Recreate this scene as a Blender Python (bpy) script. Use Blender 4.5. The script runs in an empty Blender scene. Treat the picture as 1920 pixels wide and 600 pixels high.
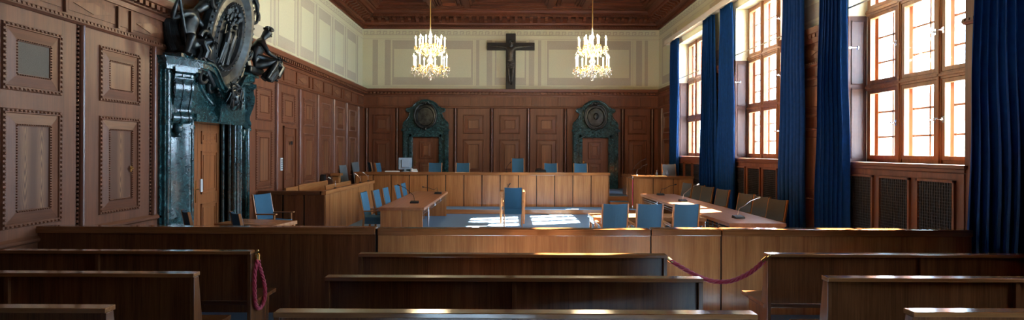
import bpy, bmesh, math, random
from mathutils import Vector, Matrix
random.seed(7)
S = bpy.context.scene
C = S.collection
PI = math.pi

# ---------------------------------------------------------------- camera, world, sun, exposure
cam_d = bpy.data.cameras.new('camera')
cam = bpy.data.objects.new('camera', cam_d); C.objects.link(cam); S.camera = cam
cam_d.sensor_width = 36.0
cam_d.lens = 1070.0/1920.0*36.0
cam_d.shift_x = 7.5/1920.0
cam_d.shift_y = -18.0/1920.0
cam_d.clip_start = 0.05; cam_d.clip_end = 300
cam.matrix_world = Matrix.Translation((0, 0, 1.75)) @ Matrix.Rotation(PI/2, 4, 'X') @ Matrix.Rotation(0.0042, 4, 'Z')

S.view_settings.view_transform = 'Standard'
S.view_settings.look = 'None'
S.view_settings.gamma = 1.0
S.view_settings.use_curve_mapping = False
S.view_settings.exposure = 2.15
S.cycles.use_denoising = True
S.cycles.max_bounces = 10
S.cycles.diffuse_bounces = 5
S.cycles.transparent_max_bounces = 16
S.cycles.sample_clamp_indirect = 6.0
S.cycles.caustics_reflective = False
S.cycles.caustics_refractive = False

SKY = 7.5
SUN = 58.0
world = bpy.data.worlds.new('sky'); S.world = world; world.use_nodes = True
wn = world.node_tree.nodes; bg = wn['Background']
bg.inputs['Color'].default_value = (0.58, 0.80, 1.0, 1); bg.inputs['Strength'].default_value = SKY

sun_d = bpy.data.lights.new('sun', 'SUN'); sun_d.energy = SUN; sun_d.angle = math.radians(0.6)
sun_d.color = (1.0, 0.93, 0.80)
sun = bpy.data.objects.new('sun', sun_d); C.objects.link(sun)
sun.location = (20, 10, 15)
sun.rotation_euler = Vector((-1.0, -0.40, -0.752)).to_track_quat('-Z', 'Y').to_euler()

XL, XR, YB, YF = -5.07, 5.24, 19.84, -4.0      # left wall, right wall, back wall, wall behind the camera
XF = 5.52                                       # plane of the inner window frames
WINS = [(15.27, 17.50), (10.91, 13.14), (6.55, 8.78), (2.19, 4.42)]
WZ0, WZ1 = 1.60, 5.02
for i, (a, b) in enumerate(WINS):               # daylight enters only here: sampling portals for the sky
    pd = bpy.data.lights.new('window_portal', 'AREA'); pd.shape = 'RECTANGLE'
    pd.size = WZ1-WZ0+0.2; pd.size_y = b-a+0.2; pd.cycles.is_portal = True
    po = bpy.data.objects.new('window_portal', pd); C.objects.link(po)
    po.location = (XF+0.24, (a+b)/2, (WZ0+WZ1)/2)
    po.rotation_euler = (0, PI/2, 0)            # shines towards -x

# ---------------------------------------------------------------- materials
def srgb(r, g, b):
    f = lambda c: (c/255/12.92) if c/255 <= 0.04045 else ((c/255+0.055)/1.055)**2.4
    return (f(r), f(g), f(b), 1)
MT = {}
def mat(name):
    m = bpy.data.materials.new(name); m.use_nodes = True
    MT[name] = m
    return m, m.node_tree.nodes, m.node_tree.links, m.node_tree.nodes['Principled BSDF']
def plain(name, col, rough=0.5, metal=0.0, spec=0.5, noise=0.0, nscale=20, bump=0.0, **kw):
    m, N, L, B = mat(name)
    B.inputs['Base Color'].default_value = col
    B.inputs['Roughness'].default_value = rough
    B.inputs['Metallic'].default_value = metal
    B.inputs['Specular IOR Level'].default_value = spec
    for k, v in kw.items(): B.inputs[k.replace('_', ' ')].default_value = v
    if noise or bump:
        tc = N.new('ShaderNodeTexCoord'); nz = N.new('ShaderNodeTexNoise')
        nz.inputs['Scale'].default_value = nscale; nz.inputs['Detail'].default_value = 4
        L.new(tc.outputs['Object'], nz.inputs['Vector'])
        if noise:
            cr = N.new('ShaderNodeValToRGB')
            cr.color_ramp.elements[0].position = 0.3; cr.color_ramp.elements[1].position = 0.7
            cr.color_ramp.elements[0].color = [c*(1-noise) for c in col[:3]]+[1]
            cr.color_ramp.elements[1].color = [min(1, c*(1+noise)) for c in col[:3]]+[1]
            L.new(nz.outputs['Fac'], cr.inputs['Fac']); L.new(cr.outputs['Color'], B.inputs['Base Color'])
        if bump:
            bp = N.new('ShaderNodeBump'); bp.inputs['Strength'].default_value = bump; bp.inputs['Distance'].default_value = 0.01
            L.new(nz.outputs['Fac'], bp.inputs['Height']); L.new(bp.outputs['Normal'], B.inputs['Normal'])
    return m
def wood(name, dark, light, axis='z', rough=0.38, fine=70, bump=0.12, spec=0.5, flame=0.0):
    """oak: long streaks along one axis, fine pores, broad tone changes"""
    m, N, L, B = mat(name)
    tc = N.new('ShaderNodeTexCoord'); mp = N.new('ShaderNodeMapping')
    sc = {'x': (0.035, 1, 1), 'y': (1, 0.035, 1), 'z': (1, 1, 0.035)}[axis]
    mp.inputs['Scale'].default_value = sc
    L.new(tc.outputs['Object'], mp.inputs['Vector'])
    n1 = N.new('ShaderNodeTexNoise'); n1.inputs['Scale'].default_value = fine; n1.inputs['Detail'].default_value = 6
    n1.inputs['Roughness'].default_value = 0.65
    L.new(mp.outputs['Vector'], n1.inputs['Vector'])
    n2 = N.new('ShaderNodeTexNoise'); n2.inputs['Scale'].default_value = fine*0.12; n2.inputs['Detail'].default_value = 3
    n2.inputs['Distortion'].default_value = 0.8
    L.new(mp.outputs['Vector'], n2.inputs['Vector'])
    mx = N.new('ShaderNodeMath'); mx.operation = 'MULTIPLY_ADD'; mx.inputs[1].default_value = 0.5
    L.new(n1.outputs['Fac'], mx.inputs[0])
    m2 = N.new('ShaderNodeMath'); m2.operation = 'MULTIPLY'; m2.inputs[1].default_value = 0.5
    L.new(n2.outputs['Fac'], m2.inputs[0]); L.new(m2.outputs[0], mx.inputs[2])
    cr = N.new('ShaderNodeValToRGB'); e = cr.color_ramp.elements
    e[0].position = 0.36; e[0].color = dark; e[1].position = 0.64; e[1].color = light
    L.new(mx.outputs[0], cr.inputs['Fac'])
    L.new(cr.outputs['Color'], B.inputs['Base Color'])
    B.inputs['Roughness'].default_value = rough
    B.inputs['Specular IOR Level'].default_value = spec
    bp = N.new('ShaderNodeBump'); bp.inputs['Strength'].default_value = bump; bp.inputs['Distance'].default_value = 0.004
    L.new(n1.outputs['Fac'], bp.inputs['Height']); L.new(bp.outputs['Normal'], B.inputs['Normal'])
    return m

wd, wl = srgb(92, 52, 33), srgb(129, 79, 52)
for ax in 'xyz': wood('wain_'+ax, wd, wl, ax, rough=0.42)
wood('wain_field', srgb(104, 62, 40), srgb(146, 98, 66), 'z', rough=0.4, fine=45)
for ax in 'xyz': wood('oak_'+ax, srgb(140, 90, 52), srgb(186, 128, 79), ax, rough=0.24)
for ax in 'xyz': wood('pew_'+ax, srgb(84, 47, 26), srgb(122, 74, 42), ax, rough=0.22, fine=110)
for ax in 'xy': wood('polish_'+ax, srgb(110, 66, 36), srgb(160, 106, 62), ax, rough=0.13, bump=0.03, spec=0.8)
wood('table_y', srgb(124, 74, 46), srgb(168, 112, 76), 'y', rough=0.34, bump=0.06)
for n_ in ('polish_x', 'polish_y'): MT[n_].node_tree.nodes['Principled BSDF'].inputs['Coat Weight'].default_value = 0.5; MT[n_].node_tree.nodes['Principled BSDF'].inputs['Coat Roughness'].default_value = 0.1
wood('shaded_lining_wood', srgb(54, 36, 32), srgb(84, 60, 54), 'z', rough=0.45)  # wainscot wood darkened in colour to stand for backlit shade on the window reveals
wood('strip_wood', srgb(92, 52, 36), srgb(130, 82, 58), 'z', rough=0.34, bump=0.03, spec=0.8)
wood('ceil_x', srgb(62, 30, 17), srgb(116, 62, 36), 'x', rough=0.5)
wood('ceil_y', srgb(62, 30, 17), srgb(116, 62, 36), 'y', rough=0.5)
wood('winwood', srgb(116, 74, 44), srgb(164, 112, 70), 'z', rough=0.4)
wood('doorwood', srgb(126, 72, 40), srgb(176, 112, 66), 'z', rough=0.36)
plain('cream', srgb(210, 209, 178), 0.9, noise=0.04, nscale=30, bump=0.05, spec=0.2)
plain('greypaint', srgb(186, 180, 158), 0.9, noise=0.05, nscale=40, bump=0.05, spec=0.2)
plain('linepaint', srgb(200, 194, 168), 0.9, spec=0.2)
plain('white_board', srgb(215, 208, 190), 0.6)
plain('carpet', srgb(112, 136, 160), 0.95, noise=0.25, nscale=160, bump=0.6, spec=0.1)
plain('blue_fabric', srgb(60, 102, 128), 0.85, noise=0.25, nscale=260, bump=0.3, spec=0.2)
plain('greyed_blue_fabric', srgb(84, 84, 82), 0.85, noise=0.25, nscale=260, bump=0.3, spec=0.2)  # blue chair cloth, its colour greyed to stand for shade along the right wall
plain('velvet', srgb(4, 52, 104), 0.75, noise=0.15, nscale=14, spec=0.15)
plain('bronze', (0.05, 0.058, 0.058, 1), 0.36, metal=0.75, noise=0.5, nscale=9, bump=0.35)
plain('crossmetal', (0.085, 0.078, 0.066, 1), 0.42, metal=0.5, noise=0.3, nscale=15, bump=0.2)
plain('crosswood', (0.018, 0.017, 0.017, 1), 0.5)
plain('black', (0.012, 0.012, 0.014, 1), 0.55, spec=0.3)
plain('steel', (0.7, 0.7, 0.72, 1), 0.25, metal=1.0)
plain('brass', (0.75, 0.52, 0.2, 1), 0.25, metal=1.0)
plain('gilt', (0.9, 0.62, 0.22, 1), 0.28, metal=1.0)
plain('rope', srgb(168, 24, 58), 0.7, noise=0.2, nscale=150, bump=0.4, Sheen_Weight=0.3)
plain('greyboard', srgb(120, 128, 132), 0.6, noise=0.08, nscale=12)
plain('plastic_white', srgb(220, 226, 228), 0.4)
plain('monitor_grey', srgb(120, 140, 156), 0.35)
plain('screen', (0.01, 0.01, 0.012, 1), 0.15)
plain('grille', (0.02, 0.016, 0.014, 1), 0.6)
plain('greycloth', srgb(118, 104, 88), 0.85, noise=0.12, nscale=200, bump=0.3)
plain('stone_out', srgb(214, 200, 180), 0.9, noise=0.1, nscale=3)
plain('roof_out', srgb(150, 96, 78), 0.9)
plain('glass_out', srgb(90, 110, 130), 0.2)
plain('plaster', srgb(205, 198, 172), 0.9)
def flame(name, cs):
    # cathedral figure of plain-sawn oak around each (y, z) centre
    m, N, L, B = mat(name); tc = N.new('ShaderNodeTexCoord'); prev = None
    for (cy, cz) in cs:
        mp = N.new('ShaderNodeMapping'); mp.inputs['Location'].default_value = (0, -cy*9, -cz*0.75); mp.inputs['Scale'].default_value = (0, 9, 0.75)
        L.new(tc.outputs['Object'], mp.inputs['Vector'])
        wv = N.new('ShaderNodeTexWave'); wv.wave_type = 'RINGS'; wv.rings_direction = 'SPHERICAL'; wv.inputs['Scale'].default_value = 3.2; wv.inputs['Distortion'].default_value = 2.2
        wv.inputs['Detail'].default_value = 3; wv.inputs['Detail Scale'].default_value = 1.5
        L.new(mp.outputs[0], wv.inputs['Vector'])
        ln = N.new('ShaderNodeVectorMath'); ln.operation = 'LENGTH'; L.new(mp.outputs[0], ln.inputs[0])
        rm = N.new('ShaderNodeMapRange'); rm.inputs['From Min'].default_value = 0.25; rm.inputs['From Max'].default_value = 0.75; rm.inputs['To Min'].default_value = 0.85; rm.inputs['To Max'].default_value = 0.0
        L.new(ln.outputs['Value'], rm.inputs['Value'])
        ml = N.new('ShaderNodeMath'); ml.operation = 'MULTIPLY'; L.new(wv.outputs['Fac'], ml.inputs[0]); L.new(rm.outputs[0], ml.inputs[1])
        if prev is not None:
            ad = N.new('ShaderNodeMath'); ad.operation = 'MAXIMUM'; L.new(prev.outputs[0], ad.inputs[0]); L.new(ml.outputs[0], ad.inputs[1]); prev = ad
        else: prev = ml
    cr = N.new('ShaderNodeValToRGB'); cr.color_ramp.elements[0].color = srgb(98, 62, 44); cr.color_ramp.elements[1].color = srgb(168, 122, 86)
    L.new(prev.outputs[0], cr.inputs['Fac']); L.new(cr.outputs[0], B.inputs['Base Color']); B.inputs['Roughness'].default_value = 0.4
flame('flame_a', [(5.95, 1.75), (6.16, 1.45)]); flame('flame_b', [(7.42, 1.6)])
# green black marble with pale veins
m, N, L, B = mat('marble')
tc = N.new('ShaderNodeTexCoord')
n1 = N.new('ShaderNodeTexNoise'); n1.inputs['Scale'].default_value = 9.0; n1.inputs['Detail'].default_value = 10
n1.inputs['Roughness'].default_value = 0.72; n1.inputs['Distortion'].default_value = 1.4
L.new(tc.outputs['Object'], n1.inputs['Vector'])
cr = N.new('ShaderNodeValToRGB'); e = cr.color_ramp.elements
e[0].position = 0.40; e[0].color = (0.005, 0.02, 0.022, 1); e[1].position = 0.75; e[1].color = (0.09, 0.27, 0.29, 1)
k = e.new(0.55); k.color = (0.014, 0.055, 0.058, 1)
L.new(n1.outputs['Fac'], cr.inputs['Fac'])
vo = N.new('ShaderNodeTexVoronoi'); vo.feature = 'DISTANCE_TO_EDGE'; vo.inputs['Scale'].default_value = 11.0
mixv = N.new('ShaderNodeVectorMath'); mixv.operation = 'MULTIPLY_ADD'; mixv.inputs[1].default_value = (0.55, 0.55, 0.55)
L.new(n1.outputs['Color'], mixv.inputs[0]); L.new(tc.outputs['Object'], mixv.inputs[2]); L.new(mixv.outputs[0], vo.inputs['Vector'])
c2 = N.new('ShaderNodeValToRGB'); c2.color_ramp.elements[0].color = (0.4, 0.4, 0.4, 1); c2.color_ramp.elements[1].position = 0.03
c2.color_ramp.elements[1].color = (0, 0, 0, 1)
L.new(vo.outputs['Distance'], c2.inputs['Fac'])
mx = N.new('ShaderNodeMix'); mx.data_type = 'RGBA'
L.new(c2.outputs['Color'], mx.inputs['Factor']); L.new(cr.outputs['Color'], mx.inputs['A']); mx.inputs['B'].default_value = (0.20, 0.45, 0.48, 1)
L.new(mx.outputs['Result'], B.inputs['Base Color']); B.inputs['Roughness'].default_value = 0.17; B.inputs['Specular IOR Level'].default_value = 0.75
# window glass: thin pane that lets light straight through and mirrors a little
def thin_glass(name, tint, f):
    m, N, L, B = mat(name); N.remove(B)
    o = N['Material Output']; tr = N.new('ShaderNodeBsdfTransparent'); gl = N.new('ShaderNodeBsdfGlossy'); ms = N.new('ShaderNodeMixShader')
    tr.inputs['Color'].default_value = tint; gl.inputs['Roughness'].default_value = 0.03
    lw = N.new('ShaderNodeLayerWeight'); lw.inputs['Blend'].default_value = 0.5; pw = N.new('ShaderNodeMath'); pw.operation = 'POWER'; pw.inputs[1].default_value = 5
    ml = N.new('ShaderNodeMath'); ml.operation = 'MULTIPLY_ADD'; ml.inputs[1].default_value = f; ml.inputs[2].default_value = 0.03
    L.new(lw.outputs['Facing'], pw.inputs[0]); L.new(pw.outputs[0], ml.inputs[0]); L.new(ml.outputs[0], ms.inputs[0]); L.new(tr.outputs[0], ms.inputs[1]); L.new(gl.outputs[0], ms.inputs[2]); L.new(ms.outputs[0], o.inputs['Surface'])
thin_glass('pane', (0.98, 0.99, 1, 1), 0.4)
m, N, L, B = mat('crystal')
B.inputs['Base Color'].default_value = (1, 1, 1, 1); B.inputs['Roughness'].default_value = 0.04
B.inputs['Transmission Weight'].default_value = 0.85; B.inputs['IOR'].default_value = 1.55
def emis(name, col, st):
    m, N, L, B = mat(name)
    B.inputs['Base Color'].default_value = col; B.inputs['Emission Color'].default_value = col; B.inputs['Emission Strength'].default_value = st
emis('bulb', (1.0, 0.80, 0.48, 1), 25)
emis('candle', (1.0, 0.90, 0.70, 1), 0.9)

# ---------------------------------------------------------------- mesh helper
class MB:
    def __init__(s, T=None): s.v = []; s.f = []; s.m = []; s.T = T; s.cur = 0
    def add(s, vs, fs, m=None):
        o = len(s.v)
        s.v += [s.T(*p) if s.T else tuple(p) for p in vs]
        for f in fs: s.f.append([i+o for i in f]); s.m.append(s.cur if m is None else m)
        return s
    def box(s, x0, x1, y0, y1, z0, z1, m=None):
        return s.add([(x0,y0,z0),(x1,y0,z0),(x1,y1,z0),(x0,y1,z0),(x0,y0,z1),(x1,y0,z1),(x1,y1,z1),(x0,y1,z1)],
              [(0,3,2,1),(4,5,6,7),(0,1,5,4),(1,2,6,5),(2,3,7,6),(3,0,4,7)], m)
    def hexa(s, p, m=None):
        return s.add(p, [(0,3,2,1),(4,5,6,7),(0,1,5,4),(1,2,6,5),(2,3,7,6),(3,0,4,7)], m)
    def obox(s, c, size, R=None, m=None):
        hx, hy, hz = [q/2 for q in size]; c = Vector(c); R = R or Matrix.Identity(3)
        return s.hexa([tuple(c+R@Vector((a*hx, b*hy, d*hz))) for d in (-1, 1) for a, b in ((-1,-1),(1,-1),(1,1),(-1,1))], m)
    def prism(s, poly, off, m=None):
        n = len(poly); off = Vector(off)
        vs = [tuple(p) for p in poly]+[tuple(Vector(p)+off) for p in poly]
        return s.add(vs, [tuple(range(n))[::-1], tuple(range(n, 2*n))]+[(i, (i+1)%n, n+(i+1)%n, n+i) for i in range(n)], m)
    def tube(s, path, r, n=8, m=None, cap=True, flat=1.0):
        P = [Vector(p) for p in path]; k = len(P); rr = r if isinstance(r, (list, tuple)) else [r]*k
        vs = []; up = None
        for i in range(k):
            t = (P[min(i+1, k-1)]-P[max(i-1, 0)]).normalized()
            if up is None: up = Vector((0,0,1)) if abs(t.z) < 0.9 else Vector((1,0,0))
            a = t.cross(up).normalized(); up = a.cross(t).normalized()
            for j in range(n):
                w = 2*PI*j/n; vs.append(tuple(P[i]+a*math.cos(w)*rr[i]+up*math.sin(w)*rr[i]*flat))
        fs = [(i*n+j, i*n+(j+1)%n, (i+1)*n+(j+1)%n, (i+1)*n+j) for i in range(k-1) for j in range(n)]
        if cap: fs += [tuple(range(n))[::-1], tuple(range((k-1)*n, k*n))]
        return s.add(vs, fs, m)
    def lathe(s, c, prof, n=16, R=None, m=None, sx=1, sy=1):
        c = Vector(c); R = R or Matrix.Identity(3); vs = []
        for (r, z) in prof:
            for j in range(n):
                w = 2*PI*j/n; vs.append(tuple(c+R@Vector((r*math.cos(w)*sx, r*math.sin(w)*sy, z))))
        k = len(prof)
        fs = [(i*n+j, i*n+(j+1)%n, (i+1)*n+(j+1)%n, (i+1)*n+j) for i in range(k-1) for j in range(n)]
        fs += [tuple(range(n))[::-1], tuple(range((k-1)*n, k*n))]
        return s.add(vs, fs, m)
    def ball(s, c, r, n=8, k=5, m=None, R=None):
        r = (r, r, r) if not isinstance(r, (tuple, list)) else r
        c = Vector(c); R = R or Matrix.Identity(3); vs = [tuple(c+R@Vector((0,0,-r[2])))]
        for i in range(1, k):
            ph = -PI/2+PI*i/k
            for j in range(n):
                w = 2*PI*j/n; vs.append(tuple(c+R@Vector((r[0]*math.cos(ph)*math.cos(w), r[1]*math.cos(ph)*math.sin(w), r[2]*math.sin(ph)))))
        vs.append(tuple(c+R@Vector((0,0,r[2])))); e = len(vs)-1
        fs = [(0, 1+(j+1)%n, 1+j) for j in range(n)]
        fs += [(1+i*n+j, 1+i*n+(j+1)%n, 1+(i+1)*n+(j+1)%n, 1+(i+1)*n+j) for i in range(k-2) for j in range(n)]
        fs += [(e, 1+(k-2)*n+j, 1+(k-2)*n+(j+1)%n) for j in range(n)]
        return s.add(vs, fs, m)
    def build(s, name, mats, parent=None, smooth=False, bevel=0, loc=None, kind=None):
        me = bpy.data.meshes.new(name); me.from_pydata(s.v, [], s.f)
        for q in (mats if isinstance(mats, (list, tuple)) else [mats]): me.materials.append(MT[q])
        me.polygons.foreach_set('material_index', s.m)
        bm = bmesh.new(); bm.from_mesh(me); bmesh.ops.recalc_face_normals(bm, faces=bm.faces)
        bm.to_mesh(me); bm.free()
        if smooth:
            me.polygons.foreach_set('use_smooth', [True]*len(me.polygons))
            me.update()
            try: me.set_sharp_from_angle(angle=math.radians(40))
            except Exception: pass
        me.update()
        o = bpy.data.objects.new(name, me); C.objects.link(o)
        if parent: o.parent = parent
        if loc: o.location = loc
        if bevel:
            b = o.modifiers.new('bevel', 'BEVEL'); b.width = bevel; b.segments = 2; b.limit_method = 'ANGLE'
        if kind: o['kind'] = kind
        return o
def thing(name, label, cat, loc=(0,0,0), rz=0, group=None):
    o = bpy.data.objects.new(name, None); C.objects.link(o); o.empty_display_size = 0.1
    o.location = loc; o.rotation_euler = (0, 0, rz); return tag(o, label, cat, group)
def tag(o, label, cat, group=None):
    o['label'] = label; o['category'] = cat
    if group: o['group'] = group
    return o
def dup(root, loc=None, rz=None, label=None, group=None):
    r = root.copy(); C.objects.link(r)
    if loc is not None: r.location = loc
    if rz is not None: r.rotation_euler = (0, 0, rz)
    if label: r['label'] = label
    if group: r['group'] = group
    for ch in list(root.children):
        c = ch.copy(); C.objects.link(c); c.parent = r
        for g in list(ch.children):
            d = g.copy(); C.objects.link(d); d.parent = c
    return r
def skin_body(name, nodes, edges, mats, parent=None, root=0, sub=2, loc=None):
    """nodes: [(x,y,z,r)] one joint each; a smooth continuous body grows around them"""
    me = bpy.data.meshes.new(name); me.from_pydata([n[:3] for n in nodes], edges, []); me.materials.append(MT[mats])
    o = bpy.data.objects.new(name, me); C.objects.link(o)
    sk = o.modifiers.new('skin', 'SKIN'); sk.use_smooth_shade = True
    if not me.skin_vertices: 
        me.attributes.new
    for i, n in enumerate(nodes):
        v = me.skin_vertices[0].data[i]; r = n[3]; v.radius = r if isinstance(r, (tuple, list)) else (r, r)
    me.skin_vertices[0].data[root].use_root = True
    sb = o.modifiers.new('sub', 'SUBSURF'); sb.levels = sub; sb.render_levels = sub
    if parent: o.parent = parent
    if loc: o.location = loc
    return o
TL = lambda a, p, z: (XL+p, a, z)     # along the left wall: a = depth, p = out from the wall
TR = lambda a, p, z: (XR-p, a, z)
TB = lambda a, p, z: (a, YB-p, z)
# ---------------------------------------------------------------- room shell
def struct(o): o['kind'] = 'structure'; return o
struct(MB().box(-6.5, 6.5, YF-0.3, YB+0.3, -0.3, 0).build('floor', 'carpet'))
w = MB(); w.box(XL-0.3, XL, YF, 8.88, 0, 6.9); w.box(XL-0.3, XL, 10.36, YB+0.3, 0, 6.9); w.box(XL-0.3, XL, 8.88, 10.36, 2.2, 6.9)
wall_left = struct(w.build('wall_left', 'plaster'))
wall_back = struct(MB().box(XL-0.3, XR+0.6, YB, YB+0.3, 0, 6.9).build('wall_back', 'plaster'))
struct(MB().box(XL-0.3, XR+0.6, YF-0.3, YF, 0, 6.9).build('wall_front', 'wain_z'))
struct(MB().box(XL-0.36, XL-0.301, 8.7, 10.5, -0.1, 2.4).build('trim_1', 'black'))  # closes the doorway behind the leaves
w = MB(); ys = YF
for (a, b) in sorted(WINS):
    w.box(XR, XF+0.20, ys, a-0.04, 0, 6.9); w.box(XR, XF+0.20, a-0.04, b+0.04, 0, WZ0-0.04); w.box(XR, XF+0.20, a-0.04, b+0.04, WZ1+0.04, 6.9); ys = b+0.04
w.box(XR, XF+0.20, ys, YB+0.3, 0, 6.9)
wall_right = struct(w.build('wall_right', 'plaster'))

# painted upper walls: cream ground, grey fields, Greek key border
def meander(b, a0, a1, z0, h, p, n):
    st = (a1-a0)/n; t = h*0.17
    for i in range(n):
        x = a0+i*st
        b.box(x, x+st*0.62, p, p+0.003, z0+h-t, z0+h); b.box(x, x+t, p, p+0.003, z0, z0+h)
        b.box(x+st*0.62-t, x+st*0.62, p, p+0.003, z0+h*0.32, z0+h); b.box(x+st*0.3, x+st*0.62, p, p+0.003, z0+h*0.32, z0+h*0.32+t)
        b.box(x, x+st, p, p+0.003, z0, z0+t)
def frieze(T, a0, a1, fields, bands, parent, holes=()):
    g = MB(T)
    seg = a0
    for (h0, h1) in sorted(holes):
        g.box(seg, h0, 0, 0.006, 3.80, 5.98, 0); g.box(h0, h1, 0, 0.006, WZ1+0.04, 5.98, 0); seg = h1
    g.box(seg, a1, 0, 0.006, 3.80, 5.98, 0)
    g.cur = 1
    meander(g, a0+0.05, a1-0.05, 5.74, 0.14, 0.006, int((a1-a0)/0.22))
    g.box(a0, a1, 0.006, 0.008, 5.60, 5.625, 2); g.box(a0, a1, 0.006, 0.008, 3.95, 3.975, 2)
    def ok(x0, x1): return not any(x0 < h1+0.05 and x1 > h0-0.05 for h0, h1 in holes)
    for (f0, f1) in fields:
        if not ok(f0, f1): continue
        s = min(0.06, (f1-f0)*0.05)
        g.box(f0, f1, 0.006, 0.009, 5.26, 5.56, 1); g.box(f0, f1, 0.006, 0.009, 4.02, 4.28, 1)
        g.box(f0, f0+s, 0.006, 0.009, 4.28, 5.26, 1); g.box(f1-s, f1, 0.006, 0.009, 4.28, 5.26, 1)
        g.box(f0-0.07, f0-0.055, 0.006, 0.008, 4.02, 5.56, 2); g.box(f1+0.055, f1+0.07, 0.006, 0.008, 4.02, 5.56, 2)
    for (b0, b1) in bands:
        if ok(b0, b1): g.box(b0, b1, 0.006, 0.009, 4.0, 5.58, 1)
    return g.build('painted_frieze', ['cream', 'greypaint', 'linepaint'], parent)
bx = lambda u: (u-952.5)/53.93
ff = [(bx(735), bx(886)), (bx(927), bx(986)), (bx(1025), bx(1182))]
bb = [(bx(a), bx(b)) for a, b in [(698,708),(721,732),(892,898),(912,922),(991,1001),(1008,1014),(1192,1203),(1208,1214)]]
frieze(TB, XL, XR, ff, bb, wall_back)
sp = [5.37, 6.73, 8.09, 9.47, 10.82, 12.39, 13.76, 15.08, 16.47, 17.78, 19.18]
lb = [-3.95, -2.57, -1.19, 0.19, 1.57, 2.85, 4.05]+sp
fl = [(a+0.14, b-0.2) for a, b in zip(lb[:-1], lb[1:])]
bl = [(a-0.09, a+0.02) for a in lb[1:]]
frieze(TL, YF, YB, fl, bl, wall_left)
holes = [(a-0.04, b+0.04) for a, b in WINS]
frieze(TR, YF, YB, [(18.3, 19.4), (13.55, 14.85), (9.2, 10.5), (4.9, 6.2), (0.6, 1.8)], [(17.75, 17.9), (18.0, 18.1)], wall_right, holes)

# ---------------------------------------------------------------- oak wainscot
def beads(b, p0, p1, horiz, pitch, sz, pr, m):
    """row of little bead blocks; p0,p1 = (a,z)"""
    L_ = math.hypot(p1[0]-p0[0], p1[1]-p0[1]); n = max(1, int(L_/pitch))
    for i in range(n):
        t = (i+0.5)/n; a = p0[0]+(p1[0]-p0[0])*t; z = p0[1]+(p1[1]-p0[1])*t; q = pitch*0.32
        da, dz = (q, sz/2) if horiz else (sz/2, q)
        b.add([(a-da, pr, z-dz), (a+da, pr, z-dz), (a+da, pr, z+dz), (a-da, pr, z+dz),
               (a-da*.5, pr+0.014, z-dz*.5), (a+da*.5, pr+0.014, z-dz*.5), (a+da*.5, pr+0.014, z+dz*.5), (a-da*.5, pr+0.014, z+dz*.5)],
              [(4,5,6,7), (0,1,5,4), (1,2,6,5), (2,3,7,6), (3,0,4,7)], m)
def raised(T, a0, a1, z0, z1, parent, fine=True, field='wain_field', mit=0.11, name='raised_panel', key=False):
    b = MB(T); w_ = 0.045; P0 = 0.03
    ring = lambda A0, A1, Z0, Z1, pr: [(A0, pr, Z0), (A1, pr, Z0), (A1, pr, Z1), (A0, pr, Z1)]
    r = [ring(a0, a1, z0, z1, P0), ring(a0+0.008, a1-0.008, z0+0.008, z1-0.008, P0+0.02), ring(a0+w_, a1-w_, z0+w_, z1-w_, P0+0.02),
         ring(a0+w_+.006, a1-w_-.006, z0+w_+.006, z1-w_-.006, P0+0.004),
         ring(a0+w_+mit, a1-w_-mit, z0+w_+mit, z1-w_-mit, P0+0.018), ring(a0+w_+mit+.022, a1-w_-mit-.022, z0+w_+mit+.022, z1-w_-mit-.022, P0+0.018),
         ring(a0+w_+mit+.026, a1-w_-mit-.026, z0+w_+mit+.026, z1-w_-mit-.026, P0+0.006)]
    vs = [q for g in r for q in g]; fs = []; ms = []
    for i in range(6):
        for j in range(4): b.add([r[i][j], r[i][(j+1)%4], r[i+1][(j+1)%4], r[i+1][j]], [(0,1,2,3)], 1 if i in (0,1,2,5) else (2 if j % 2 == 0 else 0))
    b.add(r[6], [(0,1,2,3)], 3)
    if fine:
        pc = 0.05; h = w_/2
        beads(b, (a0+h, z0+h), (a1-h, z0+h), True, pc, 0.026, P0+0.02, 1); beads(b, (a0+h, z1-h), (a1-h, z1-h), True, pc, 0.026, P0+0.02, 1)
        beads(b, (a0+h, z0+h), (a0+h, z1-h), False, pc, 0.026, P0+0.02, 1); beads(b, (a1-h, z0+h), (a1-h, z1-h), False, pc, 0.026, P0+0.02, 1)
        i0, i1, k0, k1 = a0+w_+mit+.011, a1-w_-mit-.011, z0+w_+mit+.011, z1-w_-mit-.011
        beads(b, (i0, k0), (i1, k0), True, .028, .014, P0+.018, 1); beads(b, (i0, k1), (i1, k1), True, .028, .014, P0+.018, 1)
        beads(b, (i0, k0), (i0, k1), False, .028, .014, P0+.018, 1); beads(b, (i1, k0), (i1, k1), False, .028, .014, P0+.018, 1)
    if key:
        c = (a1-w_-mit-0.05, (z0+z1)/2-0.05); b.box(c[0]-.012, c[0]+.012, P0+.02, P0+.03, c[1]-.05, c[1]+.03, 4); b.box(c[0]-.02, c[0]+.02, P0+.03, P0+.05, c[1]-.012, c[1]+.006, 4)
    hz = 'wain_x' if T is TB else 'wain_y'
    return b.build(name, ['wain_z', 'wain_z', hz, field, 'brass'], parent)
def strip(T, a, z0, z1, parent, fine=True):
    b = MB(T); n = 6
    pts = [(a+0.032*math.cos(PI*i/n), 0.025+0.055*math.sin(PI*i/n), z0) for i in range(n+1)]
    b.box(a-0.075, a+0.075, 0.0, 0.03, z0, z1, 0)
    b.prism(pts, (0, 0, z1-z0), 0)
    if fine:
        beads(b, (a-0.055, z0), (a-0.055, z1), False, 0.05, 0.03, 0.03, 0); beads(b, (a+0.055, z0), (a+0.055, z1), False, 0.05, 0.03, 0.03, 0)
    return b.build('pilaster_strip', 'strip_wood', parent)
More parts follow.
